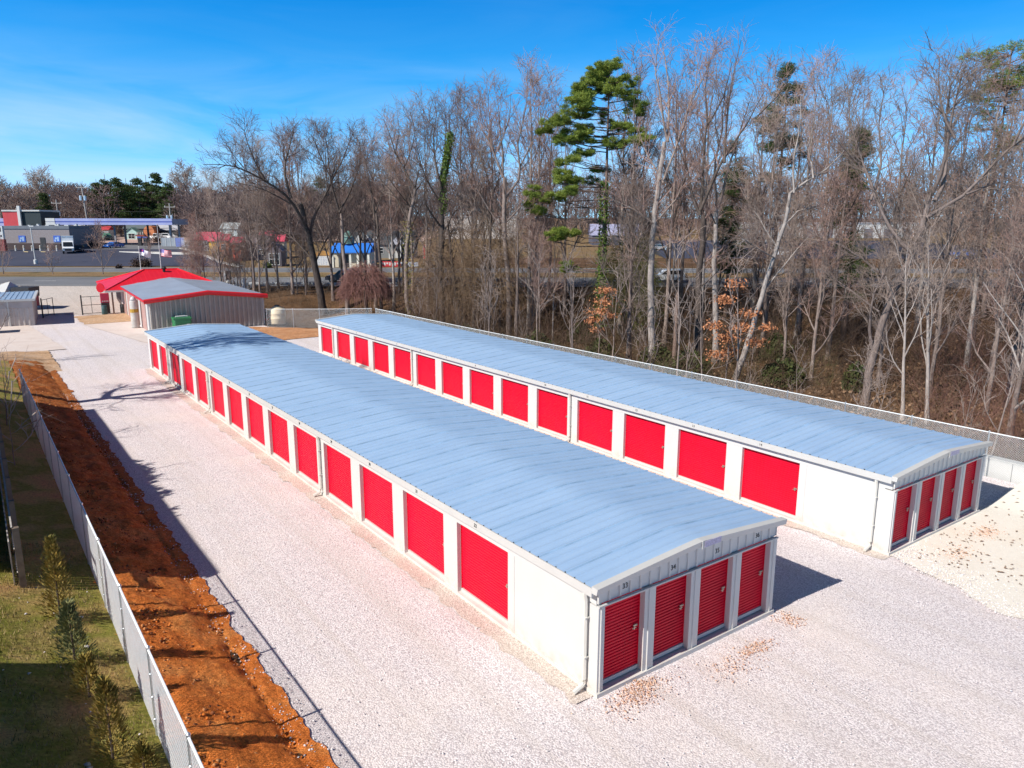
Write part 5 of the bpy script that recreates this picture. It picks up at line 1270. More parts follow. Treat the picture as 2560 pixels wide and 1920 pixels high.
# --- small trees that keep their dead orange leaves
def orangetree(label, seed, s, D, h, n, offs):
    q = np.random.default_rng(seed); x, y = W(s, D); T = thing('beech_sapling', label, 'sapling', (x, y, H(x, y)-.2), -YAW)
    t = Tubes(); P = np.array([[0, 0, 0], [.1, 0, h*.5], [.15, .1, h]]); t.add(P, np.array([.07, .05, .02]), 6); pts = []
    for (cx, cz, r_) in offs:
        p, _ = along(P, min(.95, max(.2, cz/h-.12))); c = np.array([cx, q.normal()*.6, cz]); t.add(np.array([p, (p+c)/2+[0, 0, .1], c]), np.array([.03, .02, .01]), 4)
        for _ in range(int(n*r_)): pts.append(c+q.normal(0, .5, 3)*np.array([r_*1.25, r_, r_*.55]))
    build_tubes('trunk', [(t, M['bark'])], T); leaves('leaves', pts, M['orangeleaf'], T, .10, seed)
orangetree('small tree with clusters of orange dead leaves at the foot of the pine', 61, su(1495, 68), 68, 6.5, 330, [(0, 5.6, .9), (-.7, 4.9, .6), (.5, 6.3, .8), (1.2, 5.1, .5), (.6, 7.4, .7), (-.3, 3.9, .4)])
orangetree('larger sapling with sprays of orange dead leaves beside the leaning pale trunk', 62, su(1815, 61), 61, 8.5, 300, [(-.6, 7.4, .8), (.4, 8.6, .8), (1.6, 6.2, .7), (-1.4, 5.4, .7), (.9, 5.2, .8), (-.4, 4.4, .8), (2.2, 4.0, .7), (-1.2, 3.1, .8), (.6, 3.0, .7), (2.9, 5.2, .5)])
# --- undergrowth
def brush(name, seed, n, fn, hh, mat, rad=.009, lean=.35, wob=.22):
    q = np.random.default_rng(seed); t = Tubes()
    for i in range(n):
        x, y = fn(q); z = H(x, y)-.15; h = hh[0]+(hh[1]-hh[0])*q.random()**1.8
        d = np.array([q.normal(0, lean), q.normal(0, lean), 1.]); P = wander(q, np.array([x, y, z]), d, h, 4, wob, -.05)
        t.add(P, np.array([rad*1.3, rad*1.1, rad, rad*.8, rad*.5]), 3)
        for _ in range(3):
            p, T_ = along(P, .3+.7*q.random()); S = wander(q, p, sidedir(q, T_, .8), h*(.2+.25*q.random()), 2, .25, -.03); t.add(S, np.array([rad*.8, rad*.7, rad*.4]), 3)
    return tag(build_tubes(name, [(t, mat)], None), kind='stuff')
def wreg(u0, u1, D0, D1):
    def f(q):
        while True:
            D = D0+(D1-D0)*q.random(); u = u0+(u1-u0)*q.random(); x, y = W(su(u, D), D)
            if x > 22.7 or (D > 75 and x > 13.6): return x, y
    return f
brush('dry_brush', 71, 4200, wreg(1000, 2700, 44, 100), (.6, 4.2), M['brush'])
brush('dark_brush', 72, 5000, wreg(900, 2700, 55, 101), (.8, 5.0), pm('dark_brush_stem', (.10, .065, .045), .9, 0, .4, .4, spec=.1))
brush('olive_brush', 73, 2600, wreg(1050, 2100, 60, 96), (.5, 3.2), M['brusholive'], .011)
brush('roadside_brush', 74, 2600, wreg(640, 1250, 78, 101), (.5, 3.0), M['brush'])
brush('thicket', 76, 2600, wreg(980, 2750, 70, 101), (2., 8.), pm('thicket_stem', (.18, .12, .09), .9, 0, .35, .4, spec=.1), .013, .18, .16)
brush('red_brush', 75, 1500, wreg(2300, 2750, 40, 80), (1., 5.5), pm('red_brush_stem', (.24, .13, .10), .9, 0, .3, .4, spec=.1))
q = np.random.default_rng(81); pts = []
f = wreg(900, 2700, 42, 98)
for _ in range(16000): x, y = f(q); pts.append((x, y, H(x, y)+.05+.5*q.random()**3))
tag(leaves('forest_leaves', pts, M['deadleaf'], None, .13, 8), kind='stuff')
pts = []
for (u, D, n, r_) in [(1165, 80, 1500, 2.2), (1500, 72, 900, 1.5), (1640, 70, 900, 1.5), (1720, 66, 1200, 2.0), (1960, 62, 1200, 1.8), (1940, 74, 2200, 1.6), (2140, 60, 500, 1.), (1450, 84, 700, 1.5), (1340, 76, 1200, 1.7)]:
    x0, y0 = W(su(u, D), D)
    for _ in range(2*n): a = q.random()*6.28; rr = r_*q.random()**.5; x, y = x0+rr*math.cos(a), y0+rr*math.sin(a); pts.append((x, y, H(x, y)+.1+2.6*q.random()**1.3*(1-rr/r_*.6)))
tag(leaves('ivy_undergrowth', pts, leafmat('dark_ivy', (.025, .04, .012), (.08, .09, .025), 1), None, .17, 9), kind='stuff')
# ------------------------------------------------------------------ the street and the town beyond
def at(u, D, z=3): s = su(u, D, z); x, y = W(s, D); return x, y, H(x, y)
def tthing(name, label, cat, u, D, group=None, rot=0): x, y, z = at(u, D); return thing(name, label, cat, (x, y, z), -YAW+rot, group)
def tmat(nm, c, **k): return bpy.data.materials.get(nm) or pm(nm, c, **k)
BLK = lambda nm, c: tmat(nm, c, rough=.6, var=.12, scale=.6)
def wheel(T, x, y, r, wd):
    b = MB(); b.prism([(x+r*math.cos(i*.4488), r+r*math.sin(i*.4488)) for i in range(14)], 1, y-wd/2, y+wd/2); o = b.build('wheel', M['rubber'], T)
    MB().prism([(x+r*.6*math.cos(i*.63), r+r*.6*math.sin(i*.63)) for i in range(10)], 1, y-wd/2-.008, y+wd/2+.008).build('rim', M['galv'], o)
def car(label, u, D, col, kind='sedan', rot=0, cat='car', group=None):
    T = tthing('parked_car', label, cat, u, D, group, rot); pt = tmat('car_paint_%s' % col, {'white': (.75, .76, .77), 'blue': (.03, .12, .42), 'grey': (.3, .31, .33), 'dark': (.04, .04, .05), 'green': (.10, .25, .18)}[col], rough=.25, var=.03)
    L, h, wd = (4.5, 1.42, .88) if kind == 'sedan' else (4.8, 1.78, .95) if kind == 'suv' else (5.4, 1.85, .98)
    if kind == 'sedan': prof = [(-2.25, .35), (2.25, .35), (2.28, .62), (2.15, .80), (1.05, .93), (.35, 1.40), (-.85, 1.42), (-1.65, 1.02), (-2.2, .95), (-2.28, .6)]; win = [(.92, .95), (.30, 1.34), (-.82, 1.36), (-1.5, 1.0)]
    elif kind == 'suv': prof = [(-2.4, .4), (2.4, .4), (2.42, .8), (2.25, 1.0), (1.15, 1.12), (.45, 1.74), (-2.0, 1.78), (-2.38, 1.15), (-2.42, .7)]; win = [(1.0, 1.14), (.42, 1.66), (-1.9, 1.70), (-2.2, 1.16)]
    else: prof = [(-2.7, .5), (2.7, .5), (2.72, .95), (2.5, 1.15), (1.2, 1.22), (.55, 1.85), (-.55, 1.87), (-.75, 1.2), (-2.7, 1.2)]; win = [(1.02, 1.24), (.5, 1.76), (-.5, 1.78), (-.62, 1.24)]
    n = len(prof); b = MB(); hi = lambda z: wd*(1-.14*max(0, (z-.95)/.8))
    vs = [(x, -hi(z), z) for x, z in prof]+[(x, hi(z), z) for x, z in prof]
    b.add(vs, [(i, (i+1) % n, n+(i+1) % n, n+i) for i in range(n)]+[tuple(range(n-1, -1, -1)), tuple(range(n, 2*n))]); b.build('body', pt, T)
    g = MB(); m_ = len(win)
    for sy in (-1, 1):
        g.add([(x, sy*(hi(z)+.012), z) for x, z in win], [tuple(range(m_))])
    wx, wz = win[0], win[1]
    g.add([(wx[0]+.10, -.7, wx[1]+.02), (wx[0]+.10, .7, wx[1]+.02), (wz[0]+.10, .62, wz[1]), (wz[0]+.10, -.62, wz[1])], [(0, 1, 2, 3)])
    a_, c_ = win[2], win[3]; g.add([(a_[0]-.16, -.6, a_[1]-.02), (a_[0]-.16, .6, a_[1]-.02), (c_[0]-.14, .68, c_[1]+.05), (c_[0]-.14, -.68, c_[1]+.05)], [(0, 1, 2, 3)])
    g.build('window', M['glass'], T)
    for x in (-L*.31, L*.31):
        for y in (-wd+.1, wd-.1): wheel(T, x, y, .33 if kind == 'sedan' else .38, .2)
    for y in (-.6, .6): MB().box(L*.5+.02, L*.5+.045, y-.17, y+.17, .64, .78).build('headlight', M['trim'], T)
    return T
# --- store on the left
T = tthing('grey_store', 'low grey brown store with dark base and blue window signs across the road', 'store', 14, 170); mp_ = .1065
wl = tmat('grey_brown_wall', (.27, .235, .235), rough=.8, var=.1); SWX = 14.6
MB().box(0, SWX, 0, 12, -.3, 4.6).build('wall', wl, T)
MB().box(-.1, SWX+.1, -.14, 12.1, 4.6, 5.25).build('parapet', BLK('slate_parapet', (.15, .165, .19)), T)
MB().box(0, 8.0, -.08, -.002, 0, 1.5).box(9.1, SWX, -.08, -.002, 0, 1.5).build('dark_base', BLK('dark_brick_base', (.06, .035, .03)), T)
d = MB().box(8.0, 9.1, -.10, -.002, 0, 2.75).build('door', M['dark'], T); MB().box(8.1, 8.16, -.16, -.1, 1, 1.3).build('handle', M['latch'], d)
for x in (3.3, 11.0):
    f = MB().box(x, x+1.5, -.10, -.002, 1.75, 3.15).build('window', BLK('sign_blue', (.05, .13, .50)), T)
    b = MB().box(x+.35, x+.75, -.125, -.10, 2.35, 2.75).box(x+.8, x+1.2, -.125, -.10, 1.95, 2.9).box(x+.2, x+.5, -.125, -.1, 1.85, 2.3); b.build('picture_panel', BLK('sign_pale_blue', (.35, .5, .72)), f)
b = MB()
for k in range(14): b.box(4.4+.72*k, 4.75+.72*k, 2+2*(k % 3), 2.6+2*(k % 3), 5.0, 5.45+.2*(k % 4 == 1))
b.build('roof_units', M['trim'], T)
MB().box(-1.3, -.05, 2, 6, -.2, 5.2).build('red_wing', BLK('brick_red', (.30, .05, .05)), T)
for k in range(6):
    o = tthing('bollard', 'pale concrete bollard in the row along the store front', 'bollard', 40+20.6*k, 166.6, 'bollards before the grey store')
    MB().lathe([(.17, 0), (.17, 1.15), (.10, 1.27)], 8).build('post', M['concrete'], o); MB().lathe([(.175, .85), (.175, 1.0)], 8).build('band', BLK('ochre_stripe', (.5, .33, .1)), o)
for k, u in enumerate((66, 109)):
    x, y, z = at(u, 163.5); o = MB().box(-.9, .9, -.1, .1, 0, .12).build('wheel_stop', BLK('yellowish_concrete', (.55, .42, .2)), None, loc=(x, y, z+.09), rotz=-YAW-.55)
    tag(o, ['left', 'right'][k]+' of two yellowish concrete wheel stops before the grey store', 'wheel stop', 'wheel stops')
T = tthing('pylon_sign', 'white sign panel on a red pillar at the left store corner', 'sign', 8.5, 166)
MB().box(-.7, .7, -.4, .4, 0, 2.6).build('pillar', BLK('brick_red', (.30, .05, .05)), T); MB().box(-.62, .62, -.3, .3, 2.6, 5.4).build('panel', M['white'], T)
MB().box(.0, .3, -.32, -.3, 4.2, 5.1).box(-.35, -.1, -.32, -.3, 3.0, 4.0).box(.0, .35, -.32, -.3, 3.1, 3.5).build('marking', M['ink'], T)
T = tthing('red_roof_block', 'red block with pale flat top and white column behind the grey store roof', 'shop', 18, 186)
MB().box(0, 3.8, 0, 8, 0, 7.9).build('wall', BLK('bright_red_block', (.52, .05, .06)), T); MB().box(-.1, 9.0, -.2, 8.2, 8.0, 8.35).build('roof', M['trim'], T)
MB().box(4.3, 9.0, .1, 8, 0, 7.95).build('dark_wing', BLK('green_black_wall', (.018, .03, .035)), T); MB().box(3.85, 4.5, -.5, .05, 0, 9.3).build('column', M['white'], T)
# --- fuel canopy
T = tthing('fuel_canopy', 'long blue and white striped fuel station canopy behind the store and the white truck', 'canopy', 126, 184)
cx = su(434, 184)-su(126, 184); zc_ = 5.0
f_blue = BLK('canopy_blue', (.06, .09, .36)); f_pale = BLK('canopy_pale_blue', (.33, .36, .60))
MB().box(0, cx, 0, 9, zc_-.05, zc_+1.3).build('deck', BLK('canopy_deck', (.30, .34, .45)), T)
MB().box(-.02, cx+.02, -.06, -.002, zc_+.80, zc_+1.42).box(-.02, cx+.02, -.06, -.002, zc_-.08, zc_+.5).build('fascia', f_pale, T)
MB().box(-.02, cx+.02, -.05, -.002, zc_+.5, zc_+.80).build('fascia_stripe', f_blue, T)
MB().box(-.3, 1.9, -.14, -.06, zc_-.12, zc_+.58).box(-.3, 1.9, -.14, -.06, zc_+.70, zc_+1.46).build('logo_panel', M['white'], T)
for fx_ in (.10, .27, .50, .77, .95):
    for yy in (2, 7): MB().box(cx*fx_-.18, cx*fx_+.18, yy-.18, yy+.18, 0, zc_-.05).build('column', BLK('canopy_column', (.30, .30, .33)) if fx_ != .77 else M['black'], T)
for k, u in enumerate((352, 366)):
    o = tthing('fuel_pump', ['left', 'right'][k]+' dark fuel pump under the right part of the blue canopy', 'fuel pump', u, 183.5, 'fuel pumps')
    MB().box(-.4, .4, -.3, .3, 0, 1.9).build('body', M['dark'], o); MB().box(-.3, .3, -.32, -.3, 1.1, 1.6).build('display', M['glass'], o); MB().box(-.45, .45, -.35, .35, 1.9, 2.2).build('top', BLK('canopy_blue', (.06, .09, .36)), o)
T = tthing('second_canopy', 'blue and white fascia of another canopy at the very left edge behind the red block', 'canopy', -30, 190)
MB().box(0, 4.9, 0, 6, 4.5, 6.3).build('deck', f_pale, T); MB().box(0, 4.9, -.05, 0, 5.2, 5.5).build('fascia_stripe', f_blue, T)
MB().box(1, 1.4, 2, 2.4, 0, 4.5).build('column', M['trim'], T)
# --- white box truck, front towards the lower right
T = tthing('box_truck', 'white box truck with dark windscreen parked beside the grey store', 'truck', 172, 161.5, None, -1.05); wp = tmat('truck_white', (.80, .81, .81), rough=.35, var=.03)
MB().box(-3.6, .9, -1.1, 1.1, .75, 3.5).build('cargo_box', wp, T); MB().box(-3.66, .94, -1.13, 1.13, 3.44, 3.54).build('box_trim', BLK('pale_blue_trim', (.45, .55, .66)), T)
b = MB(); pr = [(.95, .6), (3.1, .6), (3.15, 1.15), (2.75, 1.45), (2.05, 2.45), (.95, 2.6)]; b.prism(pr, 1, -1.0, 1.0); b.build('cab', wp, T)
b = MB(); b.add([(2.80, -.88, 1.50), (2.80, .88, 1.50), (2.16, .82, 2.36), (2.16, -.82, 2.36)], [(0, 1, 2, 3)])
for sy in (-1.008, 1.008): b.add([(2.3, sy, 1.5), (1.9, sy, 2.3), (1.2, sy, 2.35), (1.2, sy, 1.5)], [(0, 1, 2, 3)])
b.build('window', M['glass'], T); MB().box(3.14, 3.2, -.6, .6, .62, 1.05).build('grille', M['dark'], T)
for y in (-.8, .8): MB().box(3.12, 3.18, y-.16, y+.16, .95, 1.15).build('headlight', M['latch'], T)
for x in (-2.4, 2.2):
    for y in (-.92, .92): wheel(T, x, y, .42, .3)
for y in (-1.25, 1.25): MB().box(2.3, 2.4, y-.12, y+.12, 1.6, 2.0).build('mirror', M['black'], T)
car('blue car driving out past the fuel canopy', 285, 176, 'blue', 'sedan', -1.9)
car('dark low car behind the white box truck', 197, 166, 'dark', 'sedan', -1.2)
car('white and green pickup in the dirt yard behind the canopy', 268, 214, 'green', 'pickup', -.9, 'pickup')
for k, (u, D, c, kd, lb) in enumerate([(395, 212, 'white', 'pickup', 'white work truck left of the pair parked under the canopy end'), (425, 216, 'white', 'suv', 'white van right of the pair parked under the canopy end')]): car(lb, u, D, c, kd, -.5)
# --- lamp pole, utility poles and wires
T = tthing('lamp_pole', 'pale concrete based lamp pole at the near edge of the parking lot', 'lamp pole', 88.5, 136)
MB().tube([(0, 0, 0), (-.15, 0, 6.6)], [.11, .08], 8).build('pole', M['trim'], T); MB().lathe([(.32, 0), (.32, .75), (.25, .85)], 10).build('base', M['concrete'], T)
MB().box(-.3, .5, -.18, .18, 6.55, 6.75).build('lamp_head', M['trim'], T)
def upole(label, u, D, ztop, lean=0, tr=1):
    T = tthing('utility_pole', label, 'utility pole', u, D, 'utility poles along the far street'); h = ztop-T.location.z
    MB().tube([(0, 0, 0), (lean, 0, h)], [.22, .15], 7).build('pole', BLK('pole_grey', (.36, .33, .30)), T)
    MB().box(lean-1.4, lean+1.4, -.08, .08, h-1.0, h-.84).build('crossarm', BLK('pole_grey', (.36, .33, .30)), T)
    for x in (-1.2, 0, 1.2): MB().lathe([(.07, 0), (.1, .12), (.04, .28)], 7, (lean+x, 0, h-.84)).build('insulator', M['trim'], T)
    for k in range(tr): MB().lathe([(.28, 0), (.34, .08), (.34, 1.15), (.2, 1.3)], 9, (lean*.7-.55+1.1*k, -.35, h-4.2)).build('transformer', M['galv'], T)
    return T.location.copy(), h
p1 = upole('utility pole with transformer above the left end of the striped canopy', 154, 205, 15.4, 0, 2)
p2 = upole('tallest pale utility pole leaning slightly, in the middle above the canopy', 228, 200, 19.2, -.8, 2)
p3 = upole('utility pole with transformer above the right end of the striped canopy', 431, 196, 14.3, .2, 2)
p0 = upole('slanting utility pole behind the red block at the left', 58, 205, 13.2, -.6, 1)
for k, (dz, y) in enumerate([(-.6, 0), (-2.4, .3), (-3.4, -.3), (-5.0, 0), (-6.4, .2)]):
    b = MB(); nodes = [(-60, 150+60), (58, 205), (154, 205), (228, 202), (431, 196), (720, 190), (1000, 186)]
    zz = [13.6, 13.4, 13.8, 14.2, 13.2, 12.4, 11.8]
    for (ua, Da), (ub, Db), za, zb in zip(nodes, nodes[1:], zz, zz[1:]):
        xa, ya = W(su(ua, Da), Da); xb, yb = W(su(ub, Db), Db); pts = []
        for i in range(9):
            t = i/8; pts.append((xa+(xb-xa)*t, ya+(yb-ya)*t, za+(zb-za)*t+dz-4*.8*t*(1-t)))
        b.tube(pts, .045 if k < 3 else .06, 3, cap=False)
    o = b.build('power_line', M['dark'])
    tag(o, ['topmost', 'second highest', 'middle', 'fourth', 'lowest'][k]+' of the five sagging power lines above the striped canopy', 'power line', 'power lines')
# --- yards behind
def boxbuild(name, label, cat, u, D, w, d, h, mat, roofmat, rh=0, rot=0, ax='x', extra=None, group=None):
    T = tthing(name, label, cat, u, D, group, rot); MB().box(-w/2, w/2, 0, d, -.5, h).build('wall', mat, T)
    b = MB(); o = .25
    if rh == 0: b.box(-w/2-o, w/2+o, -o, d+o, h, h+.2)
    elif ax == 'x': b.prism([(-o, h-.05), (d/2, h+rh), (d+o, h-.05), (d+o, h+.1), (d/2, h+rh+.15), (-o, h+.1)], 0, -w/2-o, w/2+o).prism([(.02, h), (d-.02, h), (d/2, h+rh)], 0, -w/2+.02, w/2-.02)
    else: b.prism([(-w/2-o, h-.05), (0, h+rh), (w/2+o, h-.05), (w/2+o, h+.1), (0, h+rh+.15), (-w/2-o, h+.1)], 1, -o, d+o)
    b.build('roof', roofmat, T)
    if rh and ax == 'y': MB().prism([(-w/2, h), (w/2, h), (0, h+rh)], 1, .0, .2).build('gable', mat, T)
    return T
def pane(T, x0, x1, z0, z1, y=-.03, frame=None, nm='window', glass=None, mull=True):
    f = MB(); f.box(x0, x1, y-.04, y+.028, z0, z1); o = f.build(nm, frame or M['white'], T)
    if mull:
        b = MB(); xm, zm = (x0+x1)/2, (z0+z1)/2; g = .09
        for a, c in ((x0+g, xm-g*.5), (xm+g*.5, x1-g)):
            for e, h in ((z0+g, zm-g*.5), (zm+g*.5, z1-g)): b.box(a, c, y-.055, y-.04, e, h)
        b.build('pane', glass or M['glass'], o)
    return o
T = tthing('board_fence', 'long grey board fence running back from the store corner', 'fence', 153, 172)
xx, yy = at(187, 196)[:2]; dx, dy = SD(xx, yy)[0]-su(153, 172), 24
for k in range(12):
    MB().add([(dx*k/12, dy*k/12, 0), (dx*(k+1)/12-.05, dy*(k+1)/12, 0), (dx*(k+1)/12-.05, dy*(k+1)/12, 3.4), (dx*k/12, dy*k/12, 3.4), (dx*k/12+.1, dy*k/12-.1, 0), (dx*(k+1)/12+.05, dy*(k+1)/12-.1, 0), (dx*(k+1)/12+.05, dy*(k+1)/12-.1, 3.4), (dx*k/12+.1, dy*k/12-.1, 3.4)], [(0, 1, 2, 3), (7, 6, 5, 4), (3, 2, 6, 7), (0, 3, 7, 4), (1, 5, 6, 2)]).build('board_panel', M['greywood'], T)
for k in range(4):
    o = tthing('storage_bag', 'bulky white wrapped pallet in the row behind the white truck', 'pallet', 192+11*k, 189-1.0*k, 'wrapped pallets behind the store')
    MB().prism([(-.62, 0), (.62, 0), (.66, 1.2), (.55, 2.3), (.1, 2.75), (-.5, 2.4), (-.66, 1.1)], 1, -.5, .5).build('wrap', M['trim'] if k != 1 else M['galv'], o); MB().box(-.66, .66, -.55, .55, -.1, 0.0).build('pallet_base', M['wood'], o)
boxbuild('white_block_building', 'tall white windowless block standing behind the wrapped pallets', 'shed', 210, 205, 2.6, 4, 5.2, M['white'], M['trim'])
boxbuild('grey_block', 'grey box container right of the white block', 'container', 227, 207, 2.3, 4, 4.4, BLK('container_grey', (.38, .37, .40)), BLK('container_grey', (.38, .37, .40)))
T = boxbuild('red_stall', 'small red and white stall under the canopy in the dirt yard', 'stall', 252, 216, 5, 3, 2.6, M['trim'], BLK('stall_red', (.5, .04, .05)), .9); pane(T, -1.5, 1.5, .8, 2.1)
T = boxbuild('green_playhouse', 'small mint green and white playhouse under the canopy', 'playhouse', 331, 216, 3.0, 2.5, 2.0, BLK('mint_wall', (.42, .62, .58)), BLK('mint_roof', (.16, .30, .26)), 1.2, 0, 'y'); pane(T, -.9, .9, .3, 1.7)
T = boxbuild('dark_barn', 'dark roofed open barn behind the fuel pumps', 'barn', 345, 222, 7.5, 6, 2.8, BLK('barn_dark', (.05, .06, .065)), BLK('barn_roof', (.10, .125, .13)), 2.2)
T = tthing('orange_arch', 'round topped orange shed end beside the dark barn', 'shed', 375, 219); MB().prism([(-1.5, 0), (1.5, 0)]+[(1.5*math.cos(a*.314), 2.2+1.5*math.sin(a*.314)) for a in range(11)], 1, 0, 3).build('wall', BLK('orange_wall', (.55, .20, .08)), T); MB().box(-.5, .5, -.05, -.002, 0, 1.9).build('door', BLK('orange_dark', (.3, .1, .05)), T)
T = boxbuild('grey_roof_shed', 'low shed with wide pale grey roof at the canopy end', 'shed', 408, 228, 9, 6, 2.2, BLK('barn_dark', (.05, .06, .065)), BLK('pale_grey_roof', (.40, .41, .45)), 1.8); pane(T, -3, -1, .8, 1.8)
T = tthing('playset', 'white climbing frame and slide heap before the dark barn', 'play set', 352, 211)
for x in (-1, 0, 1): MB().tube([(x, 0, 0), (x*.6, .4, 2.3)], .09, 5).build('leg', M['trim'], T)
MB().box(-1.1, 1.1, -.3, .8, 1.2, 1.45).build('deck', BLK('brick_red', (.30, .05, .05)), T)
T = tthing('yard_fence', 'blue grey slatted yard fence panel at the canopy end', 'fence', 405, 181)
for k in range(5): MB().box(.0+1.08*k, 1.04+1.08*k, 0, .08, 0, 2.1).build('board_panel', BLK('slate_panel', (.30, .33, .36)) if k != 4 else BLK('canopy_pale_blue', (.3, .3, .5)), T)
for k in range(6): MB().box(-.06+1.08*k, .04+1.08*k, -.06, 0, 0, 2.3).build('post', M['trim'], T)
T = tthing('blue_board', 'plain blue board standing beside the yard fence', 'board', 447, 178); MB().box(-.6, .6, 0, .1, .2, 2.2).build('panel', BLK('board_blue', (.16, .2, .45)), T)
for x in (-.55, .55): MB().box(x-.05, x+.05, .1, .18, 0, 2.3).build('post', M['trim'], T)
T = tthing('picket_fence', 'open white picket fence between blue board and dark shed', 'fence', 456, 178)
for k in range(12): MB().box(.32*k, .32*k+.08, 0, .05, 0, 1.7).build('picket', M['trim'], T)
MB().box(0, 3.6, .05, .09, 1.2, 1.3).box(0, 3.6, .05, .09, .4, .5).build('rail', M['trim'], T)
# --- display sheds for sale along the road
def shed(label, u, D, w, d, h, wall, roof, rh, rot=0, ax='x', win=(), door=None):
    T = boxbuild('display_shed', label, 'shed', u, D, w, d, h, wall, roof, rh, rot, ax, group='display sheds beyond the road')
    for x0, x1, z0, z1 in win: pane(T, x0, x1, z0, z1)
    if door: o = MB().box(door[0], door[1], -.05, -.003, .05, door[2]).build('door', door[3], T); MB().box(door[1]-.14, door[1]-.08, -.1, -.05, 1, 1.2).build('handle', M['latch'], o)
    return T
dk = BLK('shed_black', (.045, .045, .055)); rr_ = BLK('shed_red_roof', (.48, .05, .09)); dg = BLK('shed_dark_grey', (.11, .095, .11)); org = BLK('shed_orange', (.58, .18, .07)); yl = BLK('shed_yellow', (.66, .38, .03)); cr = BLK('shed_cream', (.62, .56, .44)); rdoor = BLK('shed_red_door', (.58, .10, .05))
shed('black shed with two white framed windows and dark red roof, first of the display sheds', 508, 167, 3.6, 4, 2.4, dk, rr_, 1.6, 0, 'x', [(-1.5, -.2, .9, 2.1), (.3, 1.6, .2, 2.2)])
shed('bright yellow shed front with red roof', 538, 159, 2.3, 3, 2.7, yl, rr_, 1.7, 0, 'x', [], (-.4, .4, 2.2, BLK('shed_amber', (.5, .24, .02))))
shed('orange brown shed with pale corner posts beside the yellow shed', 561, 156, 1.9, 3, 3.0, org, rr_, 1.2, 0, 'x', [(-.5, .3, 1.2, 2.3)])
shed('narrow shed with tall orange red door behind the first tree trunks', 592, 143, 1.6, 3, 3.4, BLK('shed_salmon', (.45, .16, .09)), rr_, .9, 0, 'x', [], (-.62, .55, 3.0, rdoor))
shed('wide dark grey shed behind the bare trunks, right of the orange red door', 634, 146, 5.6, 4, 3.1, dg, BLK('shed_grey_roof', (.17, .14, .155)), 1.3, 0, 'x', [(1, 2, 1, 2)])
shed('small red roofed shed half hidden behind trunks left of the big white window', 665, 162, 2.4, 3, 3.2, BLK('shed_salmon', (.45, .16, .09)), rr_, 1.3, 0, 'x', [(-.6, .4, .8, 1.9)])
shed('dark shed with big white four pane window facing the road', 686, 132, 2.4, 3, 2.6, dg, BLK('shed_grey_roof', (.17, .14, .155)), 1.5, 0, 'y', [(-.9, .9, .3, 2.3)])
shed('little red roofed white shed just behind the big white window', 700, 150, 1.7, 2, 3.2, cr, rr_, 1.2, 0, 'x', [(-.5, .5, 1.2, 2.3)])
shed('white and green old barn behind the red roofed sheds', 575, 190, 4.2, 5, 3.8, BLK('barn_white', (.60, .66, .64)), BLK('barn_white_roof', (.42, .46, .46)), 1.4, 0, 'x', [(-1.6, -.6, .8, 2.2), (.5, 1.5, .8, 2.2)])
T = shed('shop front with bright blue awning and cream columns beyond the road', 880, 131, 6.4, 4, 2.5, cr, BLK('awning_blue', (.02, .17, .62)), 1.4, 0, 'x', [], (-1.5, -.5, 2.2, M['dark']))
for x in (-3.1, -.1, 1.2, 3.0): MB().box(x-.18, x+.18, -1.1, -.75, 0, 2.6).build('column', BLK('column_cream', (.70, .67, .58)), T)
MB().prism([(-1.3, 2.45), (.3, 3.5), (.3, 3.62), (-1.3, 2.6)], 0, -3.4, 3.4).build('awning', BLK('awning_blue', (.02, .17, .62)), T)
MB().lathe([(1.0, 3.9), (1.0, 5.0), (1.15, 5.05), (.5, 5.9), (.05, 6.1)], 8, (-.9, 2, 0)).build('cupola', BLK('cupola_green', (.12, .22, .19)), T)
T = shed('long dark roofed display house with white dormers and white porch door', 955, 150, 12.5, 6, 2.6, BLK('house_grey', (.20, .21, .21)), BLK('shingle_dark', (.055, .06, .065)), 2.6, 0, 'x', [(-1, .3, .9, 2.1)], (2.6, 3.6, 2.3, M['trim']))
for x in (-4.6, -2.9, -1.2):
    b = MB().prism([(x-.8, 3.0), (x+.8, 3.0), (x, 4.5)], 1, .1, 2.2); b.build('dormer', M['trim'], T)
b = MB().prism([(1.6, 2.7), (4.9, 2.7), (3.25, 4.2)], 1, -1.8, .3); b.build('porch_gable', BLK('porch_grey', (.42, .42, .46)), T)
for x in (1.7, 3.9, 4.8): MB().box(x-.12, x+.12, -1.75, -1.55, -.2, 2.7).build('porch_post', M['white'], T)
T = shed('grey gabled shed standing before the dark roofed display house', 918, 140, 3.2, 3.5, 2.8, dg, BLK('shed_grey_roof', (.17, .14, .155)), 1.5, 0, 'y', [(-1.3, -.5, .6, 2.2)])
T = tthing('arched_sign', 'white notice panel in a yellow brown arched frame beside the road', 'sign', 808, 130.6)
fr = BLK('sign_amber', (.48, .24, .06)); b = MB()
for x in (-1.25, 1.13): b.box(x, x+.14, -.1, .1, 0, 2.3)
b.build('frame', fr, T); MB().box(-1.0, 1.0, -.05, .05, .35, 1.9).build('panel', M['white'], T)
MB().prism([(-1.4, 2.05)]+[(1.4*math.cos(math.pi*(1-a/8)), 2.05+.75*math.sin(math.pi*a/8)) for a in range(1, 8)]+[(1.4, 2.05)], 1, -.12, .12).build('arch', fr, T)
b = MB(); q = random.Random(3)
for k in range(5):
    for j in range(4): x = -.85+.42*j; b.box(x, x+.1+.2*q.random(), -.062, -.05, .55+.26*k, .63+.26*k)
b.build('text_lines', BLK('sign_ink', (.25, .27, .4)), T)
T = tthing('low_banner', 'long low red banner with white marks on the far verge', 'banner', 975, 131.4)
MB().box(-1.75, 1.75, -.03, .03, .1, 1.0).build('cloth', BLK('banner_red', (.55, .04, .05)), T); b = MB()
